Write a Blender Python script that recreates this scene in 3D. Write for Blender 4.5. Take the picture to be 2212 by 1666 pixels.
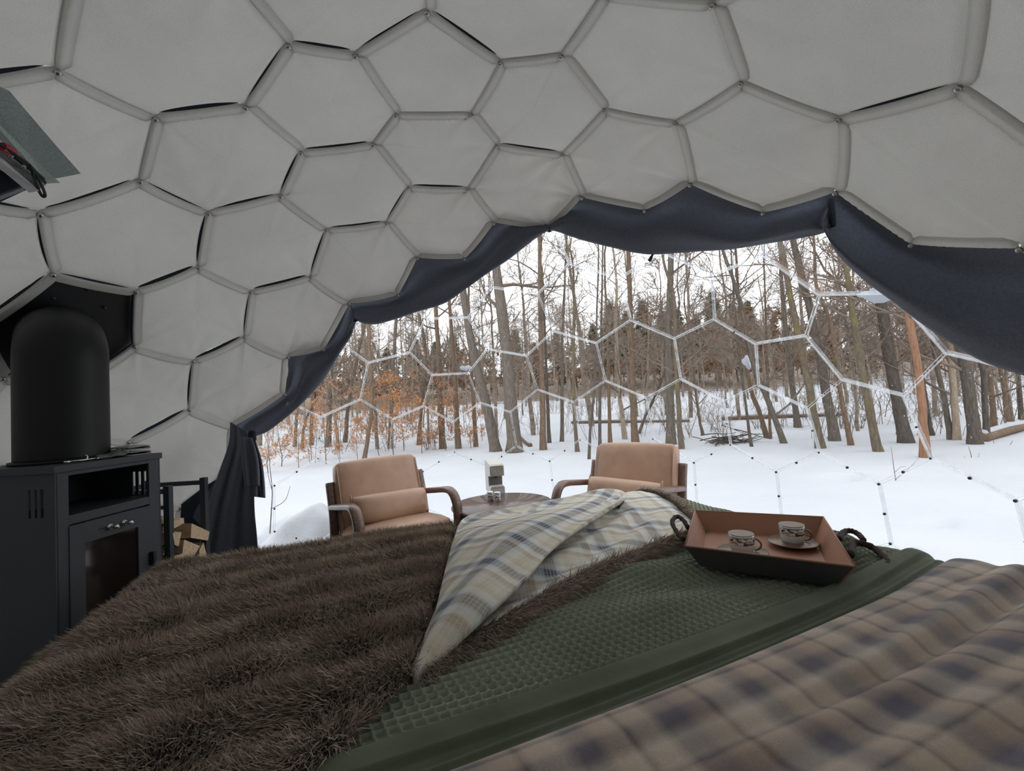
import bpy, bmesh, math, random
import numpy as np
from mathutils import Vector, Matrix

for o in list(bpy.data.objects):
    bpy.data.objects.remove(o)
scene = bpy.context.scene
COL = scene.collection
rng = np.random.default_rng(7)
random.seed(7)

# ------------------------------------------------------------------ camera, sky, exposure
FPX, CX, CY = 944.257, 1106.0, 833.0          # focal length and centre in pixels of the 2212x1666 frame
CAM = np.array([0.23443, -1.58572, 1.15])     # eye of someone sitting up in bed
MW = np.array([[0.99828, -0.058647, 0.0], [0.0025416, 0.043263, 0.99906], [-0.058591, -0.99734, 0.043338]])
cam_data = bpy.data.cameras.new('camera')
cam_data.sensor_width = 36.0
cam_data.lens = FPX / 2212.0 * 36.0
cam_data.clip_end = 600
cam_data.clip_start = 0.02
cam = bpy.data.objects.new('camera', cam_data)
COL.objects.link(cam)
r_, u_, b_ = MW[:, 0], -MW[:, 1], -MW[:, 2]
cam.matrix_world = Matrix(((r_[0], u_[0], b_[0], CAM[0]), (r_[1], u_[1], b_[1], CAM[1]), (r_[2], u_[2], b_[2], CAM[2]), (0, 0, 0, 1)))
scene.camera = cam

world = bpy.data.worlds.new('overcast_sky')
scene.world = world
world.use_nodes = True
wn = world.node_tree
wn.nodes.clear()
w_out = wn.nodes.new('ShaderNodeOutputWorld')
w_bg = wn.nodes.new('ShaderNodeBackground')
w_tc = wn.nodes.new('ShaderNodeTexCoord')
w_no = wn.nodes.new('ShaderNodeTexNoise')
w_no.inputs['Scale'].default_value = 1.6
w_no.inputs['Detail'].default_value = 4
w_rp = wn.nodes.new('ShaderNodeValToRGB')
w_rp.color_ramp.elements[0].position = 0.3
w_rp.color_ramp.elements[1].position = 0.75
w_rp.color_ramp.elements[0].color = (0.85, 0.875, 0.915, 1)
w_rp.color_ramp.elements[1].color = (0.94, 0.95, 0.965, 1)
wn.links.new(w_tc.outputs['Generated'], w_no.inputs['Vector'])
wn.links.new(w_no.outputs['Fac'], w_rp.inputs['Fac'])
wn.links.new(w_rp.outputs['Color'], w_bg.inputs['Color'])
w_bg.inputs['Strength'].default_value = 1.0
wn.links.new(w_bg.outputs['Background'], w_out.inputs['Surface'])

scene.cycles.max_bounces = 4
scene.cycles.adaptive_threshold = 0.05
scene.cycles.use_light_tree = False
world.cycles.sampling_method = 'MANUAL'
world.cycles.sample_map_resolution = 256
scene.cycles.diffuse_bounces = 2
scene.cycles.glossy_bounces = 2
scene.cycles.transmission_bounces = 4
scene.cycles.transparent_max_bounces = 16
scene.cycles.caustics_reflective = False
scene.cycles.caustics_refractive = False

scene.view_settings.view_transform = 'Standard'
scene.view_settings.look = 'None'
scene.view_settings.exposure = 1.1
scene.view_settings.gamma = 1.0
scene.view_settings.use_curve_mapping = False

# ------------------------------------------------------------------ geometry helpers
RAD, SCL = 2.25, 0.9731                       # clear shell radius, liner radius as a share of it
CEN = np.array([0.0, 0.0, 0.24291])

def ray(px, py):
    return MW @ np.array([(px - CX) / FPX, (py - CY) / FPX, 1.0])

def on_z(px, py, z):
    d = ray(px, py)
    return CAM + (z - CAM[2]) / d[2] * d

def on_sphere(px, py, r=1.0):
    d = ray(px, py); o = CAM - CEN
    a, b, c = d @ d, o @ d, o @ o - (r * RAD) ** 2
    return CAM + (-b + math.sqrt(max(0.0, b * b - a * c))) / a * d

def at_depth(px, py, t):
    return CAM + t * ray(px, py)

def mesh_np(name, verts, faces, uv=None, smooth=True):
    """verts (n,3); faces: list of index lists, or an (m,3)/(m,4) array"""
    me = bpy.data.meshes.new(name)
    verts = np.asarray(verts, dtype=np.float32)
    if isinstance(faces, np.ndarray):
        k = faces.shape[1]
        nl = faces.size
        me.vertices.add(len(verts)); me.vertices.foreach_set('co', verts.ravel())
        me.loops.add(nl); me.loops.foreach_set('vertex_index', faces.ravel().astype(np.int32))
        me.polygons.add(len(faces))
        me.polygons.foreach_set('loop_start', np.arange(0, nl, k, dtype=np.int32))
        me.update(calc_edges=True)
    else:
        me.from_pydata([tuple(map(float, v)) for v in verts], [], [tuple(int(i) for i in f) for f in faces])
    if uv is not None:
        uv = np.asarray(uv, dtype=np.float32)
        li = np.empty(len(me.loops), dtype=np.int32)
        me.loops.foreach_get('vertex_index', li)
        lay = me.uv_layers.new(name='UVMap')
        lay.data.foreach_set('uv', uv[li].ravel())
    if smooth:
        me.polygons.foreach_set('use_smooth', np.ones(len(me.polygons), dtype=bool))
    me.update()
    return me

def link(name, me, mat=None, parent=None, loc=None):
    o = bpy.data.objects.new(name, me)
    COL.objects.link(o)
    if mat is not None and me is not None and len(me.materials) == 0:
        for m in (mat if isinstance(mat, (list, tuple)) else [mat]):
            me.materials.append(m)
    if parent is not None:
        o.parent = parent
    if loc is not None:
        o.location = tuple(map(float, loc))
    return o

def put(name, vf, mat, parent=None, loc=None, smooth=True, uv=None):
    return link(name, mesh_np(name, vf[0], vf[1], uv, smooth), mat, parent, loc)

def tag(o, label=None, cat=None, group=None, kind=None):
    if label: o['label'] = label
    if cat: o['category'] = cat
    if group: o['group'] = group
    if kind: o['kind'] = kind
    return o

def thing(name, label, cat, loc=(0, 0, 0), rz=0.0, group=None, kind=None):
    o = bpy.data.objects.new(name, None)
    o.empty_display_size = 0.1
    COL.objects.link(o)
    o.location = tuple(map(float, loc)); o.rotation_euler = (0, 0, rz)
    return tag(o, label, cat, group, kind)

def join(*vfs):
    V, F, n = [], [], 0
    for v, f in vfs:
        v = np.asarray(v, float)
        V.append(v); F += [[i + n for i in q] for q in (f.tolist() if isinstance(f, np.ndarray) else f)]
        n += len(v)
    return np.vstack(V), F

def shift(vf, d):
    return np.asarray(vf[0], float) + np.asarray(d, float), vf[1]

def xform(vf, m):
    v = np.asarray(vf[0], float); m = np.asarray(m)
    return v @ m[:3, :3].T + m[:3, 3], vf[1]

def rot(axis, a):
    return np.array(Matrix.Rotation(a, 4, axis))

def grid_faces(n, m, closed_u=False):
    """n rows, m columns, row-major"""
    i = np.arange(n - (0 if closed_u else 1))[:, None]; j = np.arange(m - 1)[None]
    a = i * m + j; b = ((i + 1) % n) * m + j
    return np.stack([a, a + 1, b + 1, b], -1).reshape(-1, 4)

def box(c, s, bev=0.0):
    c = np.asarray(c, float); s = np.asarray(s, float) / 2
    if bev <= 0:
        v = np.array([[x, y, z] for x in (-1, 1) for y in (-1, 1) for z in (-1, 1)], float) * s + c
        return v, [[0, 1, 3, 2], [4, 6, 7, 5], [0, 4, 5, 1], [2, 3, 7, 6], [0, 2, 6, 4], [1, 5, 7, 3]]
    bm = bmesh.new()
    bmesh.ops.create_cube(bm, size=1.0)
    for v in bm.verts:
        v.co = Vector((v.co.x * 2 * s[0], v.co.y * 2 * s[1], v.co.z * 2 * s[2]))
    bmesh.ops.bevel(bm, geom=list(bm.edges), offset=min(bev, float(s.min()) * 0.9), segments=2, affect='EDGES', profile=0.6)
    bm.verts.index_update()
    v = np.array([x.co for x in bm.verts]) + c
    f = [[q.index for q in p.verts] for p in bm.faces]
    bm.free()
    return v, f

def rbox(s, r, n=6, puff=0.0):
    """soft rounded box centred on the origin; puff swells the faces"""
    h = np.asarray(s, float) / 2
    V, F, base = [], [], 0
    g = np.linspace(-1, 1, n + 1)
    for ax in range(3):
        for sg in (-1, 1):
            a, b = [k for k in range(3) if k != ax]
            A, B = np.meshgrid(g, g, indexing='ij')
            p = np.zeros(A.shape + (3,)); p[..., ax] = sg; p[..., a] = A; p[..., b] = B
            V.append(p.reshape(-1, 3))
            f = grid_faces(n + 1, n + 1) + base
            if (sg > 0) == (ax == 1): f = f[:, ::-1]
            F.append(f); base += (n + 1) ** 2
    V = np.vstack(V); F = np.vstack(F)
    # spread grid so that corners keep points
    q = np.sign(V) * (1 - (1 - np.abs(V)) ** 1.6)
    q = np.where(np.abs(V) >= 1, V, q)
    p = q * h
    inner = np.clip(p, -(h - r), h - r)
    d = p - inner
    L = np.linalg.norm(d, axis=1, keepdims=True)
    p = inner + d / np.maximum(L, 1e-9) * np.minimum(L, r)
    if puff:
        for ax in range(3):
            a, b = [k for k in range(3) if k != ax]
            w = (1 - (p[:, a] / h[a]) ** 2) * (1 - (p[:, b] / h[b]) ** 2)
            p[:, ax] += np.sign(p[:, ax]) * (np.abs(p[:, ax]) > h[ax] * 0.6) * puff * np.clip(w, 0, 1)
    # weld doubles
    key = np.round(p, 5)
    _, idx, inv = np.unique(key, axis=0, return_index=True, return_inverse=True)
    inv = inv.ravel()
    return p[idx], inv[F]

def frames(path):
    path = np.asarray(path, float)
    t = np.gradient(path, axis=0); t /= np.linalg.norm(t, axis=1, keepdims=True) + 1e-12
    ref = np.array([0, 0, 1.0]) if abs(t[0, 2]) < 0.9 else np.array([1.0, 0, 0])
    n0 = np.cross(t[0], ref); n0 /= np.linalg.norm(n0)
    N = [n0]
    for i in range(1, len(path)):
        n = N[-1] - (N[-1] @ t[i]) * t[i]
        N.append(n / (np.linalg.norm(n) + 1e-12))
    N = np.array(N)
    return t, N, np.cross(t, N)

def tube(path, rad, k=8, caps=True, flat=1.0):
    path = np.asarray(path, float); n = len(path)
    rad = np.full(n, rad, float) if np.isscalar(rad) else np.asarray(rad, float)
    t, N, B = frames(path)
    a = np.linspace(0, 2 * np.pi, k, endpoint=False)
    V = path[:, None] + rad[:, None, None] * (np.cos(a)[None, :, None] * N[:, None] + flat * np.sin(a)[None, :, None] * B[:, None])
    V = V.reshape(-1, 3)
    F = []
    for i in range(n - 1):
        for j in range(k):
            F.append([i * k + j, i * k + (j + 1) % k, (i + 1) * k + (j + 1) % k, (i + 1) * k + j])
    if caps:
        F.append(list(range(k))[::-1]); F.append([(n - 1) * k + j for j in range(k)])
    return V, F

def sweep_rect(path, w, h, side, r=0.006):
    """a rounded rectangular bar: 'side' is the constant width direction"""
    path = np.asarray(path, float); n = len(path)
    t = np.gradient(path, axis=0); t /= np.linalg.norm(t, axis=1, keepdims=True)
    side = np.asarray(side, float); up = np.cross(t, side); up /= np.linalg.norm(up, axis=1, keepdims=True)
    prof = []
    for sx, sy in ((1, 1), (-1, 1), (-1, -1), (1, -1)):
        pr = [(sx * (w / 2), sy * (h / 2 - r)), (sx * (w / 2 - r), sy * (h / 2))]
        prof += pr if sx * sy > 0 else pr[::-1]
    k = len(prof)
    V = np.array([[path[i] + side * a + up[i] * b for a, b in prof] for i in range(n)]).reshape(-1, 3)
    F = [[i * k + j, i * k + (j + 1) % k, (i + 1) * k + (j + 1) % k, (i + 1) * k + j] for i in range(n - 1) for j in range(k)]
    F += [list(range(k))[::-1], [(n - 1) * k + j for j in range(k)]]
    return V, F

def lathe(prof, k=32):
    prof = np.asarray(prof, float); n = len(prof)
    a = np.linspace(0, 2 * np.pi, k, endpoint=False)
    V = np.stack([prof[:, 0][:, None] * np.cos(a), prof[:, 0][:, None] * np.sin(a), np.repeat(prof[:, 1][:, None], k, 1)], -1).reshape(-1, 3)
    F = [[i * k + j, i * k + (j + 1) % k, (i + 1) * k + (j + 1) % k, (i + 1) * k + j] for i in range(n - 1) for j in range(k)]
    if prof[0, 0] > 1e-6: F.append(list(range(k))[::-1])
    if prof[-1, 0] > 1e-6: F.append([(n - 1) * k + j for j in range(k)])
    return V, F

def resample(pts, n):
    pts = np.asarray(pts, float)
    d = np.r_[0, np.cumsum(np.linalg.norm(np.diff(pts, axis=0), axis=1))]
    u = np.linspace(0, d[-1], n)
    return np.stack([np.interp(u, d, pts[:, k]) for k in range(pts.shape[1])], -1)

def smooth_curve(pts, n):
    """Catmull-Rom through the points"""
    P = np.asarray(pts, float)
    P = np.vstack([2 * P[0] - P[1], P, 2 * P[-1] - P[-2]])
    m = len(P) - 3
    out = []
    for u in np.linspace(0, m, n):
        i = min(int(u), m - 1); t = u - i
        a, b, c, d = P[i:i + 4]
        out.append(0.5 * (2 * b + (c - a) * t + (2 * a - 5 * b + 4 * c - d) * t * t + (3 * b - a - 3 * c + d) * t ** 3))
    return np.array(out)

class Noise:
    """smooth sum-of-sines noise in 2D"""
    def __init__(self, seed, n=14, lo=0.6, hi=2.2):
        g = np.random.default_rng(seed)
        a = g.uniform(0, 2 * np.pi, n); f = g.uniform(lo, hi, n)
        self.k = np.stack([np.cos(a) * f, np.sin(a) * f], -1); self.p = g.uniform(0, 6.28, n); self.n = n
    def __call__(self, x, y):
        s = 0
        for (kx, ky), p in zip(self.k, self.p):
            s = s + np.sin(kx * x + ky * y + p)
        return s / math.sqrt(self.n / 2) / 2

def sstep(x, a, b):
    t = np.clip((x - a) / (b - a), 0, 1)
    return t * t * (3 - 2 * t)

# ------------------------------------------------------------------ materials
def srgb(r, g, b):
    f = lambda c: c / 12.92 if c <= 0.04045 else ((c + 0.055) / 1.055) ** 2.4
    return (f(r / 255), f(g / 255), f(b / 255), 1.0)

class NT:
    def __init__(self, name):
        self.m = bpy.data.materials.new(name); self.m.use_nodes = True
        self.t = self.m.node_tree; self.t.nodes.clear()
        self.out = self.n('ShaderNodeOutputMaterial')
    def n(self, typ, **kw):
        nd = self.t.nodes.new(typ)
        for k, v in kw.items(): setattr(nd, k, v)
        return nd
    def l(self, a, b): self.t.links.new(a, b)
    def val(self, sock, v):
        if hasattr(v, 'is_linked') or isinstance(v, bpy.types.NodeSocket): self.l(v, sock)
        else: sock.default_value = v
    def math(self, op, a, b=0.0, c=0.0):
        nd = self.n('ShaderNodeMath', operation=op)
        for s, v in zip(nd.inputs, (a, b, c)): self.val(s, v)
        return nd.outputs[0]
    def mix(self, fac, a, b, mode='MIX'):
        nd = self.n('ShaderNodeMix', data_type='RGBA', blend_type=mode)
        self.val(nd.inputs[0], fac); self.val(nd.inputs[6], a); self.val(nd.inputs[7], b)
        return nd.outputs[2]
    def coord(self, kind='Object'): return self.n('ShaderNodeTexCoord').outputs[kind]
    def mapping(self, v, scale=(1, 1, 1), rotz=0.0):
        nd = self.n('ShaderNodeMapping'); self.l(v, nd.inputs[0]); nd.inputs['Scale'].default_value = scale
        nd.inputs['Rotation'].default_value = (0, 0, rotz)
        return nd.outputs[0]
    def noise(self, v, scale, detail=4, rough=0.55, out='Fac'):
        nd = self.n('ShaderNodeTexNoise'); self.l(v, nd.inputs['Vector'])
        nd.inputs['Scale'].default_value = scale; nd.inputs['Detail'].default_value = detail; nd.inputs['Roughness'].default_value = rough
        return nd.outputs[out]
    def ramp(self, fac, stops, interp='LINEAR'):
        nd = self.n('ShaderNodeValToRGB'); cr = nd.color_ramp; cr.interpolation = interp
        while len(cr.elements) < len(stops): cr.elements.new(0.5)
        for e, (p, c) in zip(cr.elements, stops): e.position = p; e.color = c
        self.l(fac, nd.inputs[0]); return nd.outputs[0]
    def bump(self, h, strength=0.3, dist=0.01, normal=None):
        nd = self.n('ShaderNodeBump'); self.l(h, nd.inputs['Height'])
        nd.inputs['Strength'].default_value = strength; nd.inputs['Distance'].default_value = dist
        if normal is not None: self.l(normal, nd.inputs['Normal'])
        return nd.outputs[0]
    def pbsdf(self, col, rough=0.6, metal=0.0, spec=0.5, normal=None, sheen=0.0, coat=0.0):
        nd = self.n('ShaderNodeBsdfPrincipled')
        self.val(nd.inputs['Base Color'], col); self.val(nd.inputs['Roughness'], rough)
        nd.inputs['Metallic'].default_value = metal; nd.inputs['Specular IOR Level'].default_value = spec
        nd.inputs['Sheen Weight'].default_value = sheen; nd.inputs['Coat Weight'].default_value = coat
        if normal is not None: self.l(normal, nd.inputs['Normal'])
        return nd.outputs[0]
    def done(self, sh): self.l(sh, self.out.inputs[0]); return self.m

def simple(name, col, rough=0.6, metal=0.0, spec=0.5, nscale=40, namt=0.08, bstr=0.1, bdist=0.002, sheen=0.0, coat=0.0):
    t = NT(name); co = t.coord()
    f = t.noise(co, nscale, 5)
    c2 = tuple(max(0, c * (1 - 2.2 * namt)) for c in col[:3]) + (1,)
    c3 = tuple(min(1, c * (1 + 2.2 * namt)) for c in col[:3]) + (1,)
    c = t.ramp(f, [(0.3, c2), (0.7, c3)])
    return t.done(t.pbsdf(c, rough, metal, spec, t.bump(f, bstr, bdist), sheen, coat))

def liner_mat(name, col, trans):
    t = NT(name); co = t.coord('Object')
    big = t.noise(co, 3.0, 3); fine = t.noise(co, 420.0, 2)
    c = t.ramp(big, [(0.3, tuple(x * 0.94 for x in col[:3]) + (1,)), (0.7, tuple(x * 1.05 for x in col[:3]) + (1,))])
    c = t.mix(0.12, c, t.ramp(fine, [(0.35, (0, 0, 0, 1)), (0.65, (1, 1, 1, 1))]), 'OVERLAY')
    nrm = t.bump(t.noise(co, 14.0, 2), 0.25, 0.01)
    d = t.n('ShaderNodeBsdfDiffuse'); t.l(c, d.inputs[0]); t.l(nrm, d.inputs['Normal'])
    tr = t.n('ShaderNodeBsdfTranslucent'); t.l(c, tr.inputs[0]); t.l(nrm, tr.inputs['Normal'])
    mx = t.n('ShaderNodeMixShader'); mx.inputs[0].default_value = trans
    t.l(d.outputs[0], mx.inputs[1]); t.l(tr.outputs[0], mx.inputs[2])
    return t.done(mx.outputs[0])

def glass_mat(name, tint, frost):
    t = NT(name)
    tr = t.n('ShaderNodeBsdfTransparent'); tr.inputs[0].default_value = tint
    gl = t.n('ShaderNodeBsdfGlossy'); gl.inputs['Roughness'].default_value = 0.03
    gl.inputs[0].default_value = (0.9, 0.9, 0.9, 1)
    fr = t.n('ShaderNodeFresnel'); fr.inputs[0].default_value = 1.3
    mx = t.n('ShaderNodeMixShader'); t.l(t.math('MULTIPLY', fr.outputs[0], 0.3), mx.inputs[0])
    t.l(tr.outputs[0], mx.inputs[1]); t.l(gl.outputs[0], mx.inputs[2])
    if frost <= 0: return t.done(mx.outputs[0])
    d = t.n('ShaderNodeBsdfDiffuse'); d.inputs[0].default_value = (0.9, 0.92, 0.95, 1)
    tl = t.n('ShaderNodeBsdfTranslucent'); tl.inputs[0].default_value = (0.9, 0.92, 0.95, 1)
    m1 = t.n('ShaderNodeMixShader'); m1.inputs[0].default_value = 0.6
    t.l(d.outputs[0], m1.inputs[1]); t.l(tl.outputs[0], m1.inputs[2])
    m2 = t.n('ShaderNodeMixShader')
    f = t.ramp(t.noise(t.coord(), 24, 5), [(0.35, (frost * 0.35,) * 3 + (1,)), (0.62, (min(1, frost * 1.3),) * 3 + (1,))])
    t.l(f, m2.inputs[0]); t.l(mx.outputs[0], m2.inputs[1]); t.l(m1.outputs[0], m2.inputs[2])
    return t.done(m2.outputs[0])

def plaid_mat(name, stops, period, thread, rough=0.9, lines=None, rotz=0.0, sheen=0.2, soft=0.0, nvar=0.12):
    """woven plaid: the same stripe set runs along u (warp) and v (weft); uv is in metres of cloth"""
    t = NT(name); uv = t.mapping(t.coord('UV'), rotz=rotz)
    if soft:
        nz = t.noise(uv, 9.0, 3, out='Color')
        vm = t.n('ShaderNodeVectorMath', operation='MULTIPLY_ADD'); t.l(nz, vm.inputs[0])
        vm.inputs[1].default_value = (soft, soft, 0); t.l(uv, vm.inputs[2]); uv = vm.outputs[0]
    sx = t.n('ShaderNodeSeparateXYZ'); t.l(uv, sx.inputs[0])
    cols = []
    for k in (0, 1):
        fr = t.math('FRACT', t.math('MULTIPLY', sx.outputs[k], 1.0 / period[k]))
        cols.append(t.ramp(fr, stops))
    a = t.math('SINE', t.math('MULTIPLY', sx.outputs[0], 6.283 / thread))
    b = t.math('SINE', t.math('MULTIPLY', sx.outputs[1], 6.283 / thread))
    w = t.math('MULTIPLY_ADD', t.math('SUBTRACT', a, b), 0.14, 0.5)
    c = t.mix(w, cols[0], cols[1])
    if lines:
        for k, (per, wid, colr, amt) in enumerate(lines):
            fr = t.math('FRACT', t.math('MULTIPLY', sx.outputs[k % 2], 1.0 / per))
            on = t.math('MULTIPLY', t.math('LESS_THAN', t.math('ABSOLUTE', t.math('SUBTRACT', fr, 0.5)), wid / per / 2), amt)
            c = t.mix(on, c, colr)
    nz = t.noise(uv, 260, 3)
    c = t.mix(nvar, c, t.ramp(nz, [(0.3, (0.1, 0.1, 0.1, 1)), (0.7, (0.9, 0.9, 0.9, 1))]), 'OVERLAY')
    hb = t.math('ADD', t.math('MULTIPLY', t.math('MULTIPLY', a, b), 0.5), nz)
    return t.done(t.pbsdf(c, rough, 0, 0.2, t.bump(hb, 0.35, 0.0012), sheen))

M = {}
M['liner'] = liner_mat('liner_fabric', srgb(208, 207, 202), 0.13)
M['tape'] = liner_mat('seam_tape_fabric', srgb(208, 207, 202), 0.13)
M['navy'] = simple('navy_blackout_fabric', srgb(92, 98, 110), 0.75, spec=0.25, nscale=120, sheen=0.15)
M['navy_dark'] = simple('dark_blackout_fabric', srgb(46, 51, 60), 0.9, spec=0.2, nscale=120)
M['steel'] = simple('steel', srgb(190, 188, 184), 0.3, 1.0, nscale=60)
M['pane'] = glass_mat('clear_pane', (0.985, 0.99, 0.995, 1), 0.0)
M['flange'] = glass_mat('frosted_flange', (0.9, 0.93, 0.95, 1), 0.6)
M['flange_wall'] = glass_mat('clear_flange', (0.95, 0.96, 0.97, 1), 0.16)
M['bolt'] = simple('dark_bolt', srgb(70, 70, 76), 0.5, 0.6)
M['bolt_clear'] = glass_mat('clear_bolt', (0.9, 0.92, 0.94, 1), 0.5)
M['black_metal'] = simple('black_steel_plate', srgb(24, 27, 29), 0.55, 0.0, 0.4, nscale=200)
M['snowclump'] = liner_mat('clinging_snow', srgb(232, 236, 242), 0.5)

# ------------------------------------------------------------------ dome: honeycomb of a five-frequency icosahedron
RW = np.array([[-0.11243, -0.06948, 0.99123], [0.84319, 0.52112, 0.13217], [-0.52573, 0.85065, 0.0]])

def honeycomb(n=5):
    p = (1 + 5 ** .5) / 2
    V = np.array([(-1, p, 0), (1, p, 0), (-1, -p, 0), (1, -p, 0), (0, -1, p), (0, 1, p), (0, -1, -p), (0, 1, -p), (p, 0, -1), (p, 0, 1), (-p, 0, -1), (-p, 0, 1)], float)
    V /= np.linalg.norm(V[0])
    adj = lambda a, b: abs(np.linalg.norm(V[a] - V[b]) - 1.05146) < 1e-3
    F = [(i, j, k) for i in range(12) for j in range(i + 1, 12) for k in range(j + 1, 12) if adj(i, j) and adj(j, k) and adj(i, k)]
    key, pts, tris = {}, [], []
    def idx(q):
        q = q / np.linalg.norm(q); k = tuple(np.round(q, 5) + 0.0)
        if k not in key: key[k] = len(pts); pts.append(q)
        return key[k]
    for f in F:
        a, b, c = V[list(f)]
        P = lambda i, j: idx(a * i + b * j + c * (n - i - j))
        for i in range(n):
            for j in range(n - i):
                tris.append((P(i, j), P(i + 1, j), P(i, j + 1)))
                if i + j < n - 1: tris.append((P(i + 1, j), P(i, j + 1), P(i + 1, j + 1)))
    pts = np.array(pts) @ RW.T
    cen = np.array([sum(pts[list(t)]) for t in tris]); cen /= np.linalg.norm(cen, axis=1, keepdims=True)
    faces = []
    for i in range(len(pts)):
        ring = [k for k, t in enumerate(tris) if i in t]
        n0 = pts[i]; e = np.cross(n0, [.3, .5, .81]); e /= np.linalg.norm(e); g = np.cross(n0, e)
        ring.sort(key=lambda k: math.atan2(cen[k] @ g, cen[k] @ e)); faces.append(ring)
    return pts, cen, faces

FDIR, VDIR, FACES = honeycomb()
# faces without grey lining: the picture window (clear panes), found by azimuth and height around its axis at 28 degrees
def face_az(i): return math.degrees(math.atan2(FDIR[i, 0], FDIR[i, 1]))
def face_z(i): return FDIR[i, 2] * RAD + CEN[2]
WINDOW = []
for i in range(len(FDIR)):
    z = face_z(i)
    da = abs((face_az(i) - 28 + 180) % 360 - 180)
    if z < -0.1: continue
    lim = 81 if z < 0.7 else 75 if z < 1.1 else 65 if z < 1.5 else 53 if z < 1.9 else 37 if z < 2.05 else 15 if z < 2.2 else 0
    if da < lim: WINDOW.append(i)
LINER = [i for i in range(len(FDIR)) if face_z(i) > -0.1 and i not in WINDOW]

SNAP = [(121,147),(621,92),(530,227),(334,251),(301,387),(767,115),(922,20),(1081,131),(1212,116),(855,244),(1017,244),(806,309),(1072,311),(1305,234),(1214,331),(1459,262),(1601,174),(1540,3),(1812,253),(2074,181),(649,326),(606,420),(449,457),(428,575),(705,494),(882,402),(1011,406),(835,479),(671,596),(541,628),(84,458),(113,589),(293,627),(290,746),(417,778),(528,726),(901,555),(1067,479),(1185,495),(1257,424),(754,654),(408,883),(622,770),(504,920),(277,953),(1491,395),(1806,412),(1650,457),(1393,452),(1004,557),(860,636),(699,754),(615,851),(1970,525)]
LV = CEN + VDIR * RAD * SCL                     # liner corner points; the sewn lining is a little uneven
taken = set()
for px, py in SNAP:
    P = on_sphere(px, py, SCL)
    k = int(np.argmin(np.linalg.norm(LV - P, axis=1)))
    if np.linalg.norm(LV[k] - P) < 0.12 and k not in taken:
        LV[k] = P; taken.add(k)
WV = CEN + VDIR * RAD

EDGE = {}
for fi, ring in enumerate(FACES):
    for a, b in zip(ring, ring[1:] + ring[:1]):
        EDGE.setdefault((min(a, b), max(a, b)), []).append(fi)
ND = 10
EC = {}
liner_set = set(LINER)
for (a, b), fs in EDGE.items():
    if not any(f in liner_set for f in fs): continue
    A, B = LV[a], LV[b]; mid = (A + B) / 2; n = (mid - CEN) / np.linalg.norm(mid - CEN)
    g = np.array([0, 0, -1.0]); g = g - (g @ n) * n
    L = np.linalg.norm(B - A)
    sag = g * 0.045 * L * rng.uniform(0.4, 1.3) - n * 0.02 * L * rng.uniform(0, 1)
    u = np.linspace(0, 1, ND + 1)[:, None]
    dirn = (B - A) / L
    D = np.array([0.6, 0.8, -1.0])
    side = np.cross(n, dirn)
    low = side if side @ D > 0 else -side
    steep = abs(dirn @ np.array([0.6, 0.3, 0.9]))       # seams that rise to the right gape more
    gap = rng.uniform(0.45, 1.0) * 0.032 * (0.12 + 1.0 * steep)
    EC[(a, b)] = dict(pts=A + (B - A) * u + sag * 4 * u * (1 - u), n=n, low=low, gap=gap, pucker=rng.random() < 0.35)

def edge_pts(a, b):
    e = EC[(min(a, b), max(a, b))]
    return (e['pts'] if a < b else e['pts'][::-1]), e

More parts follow.
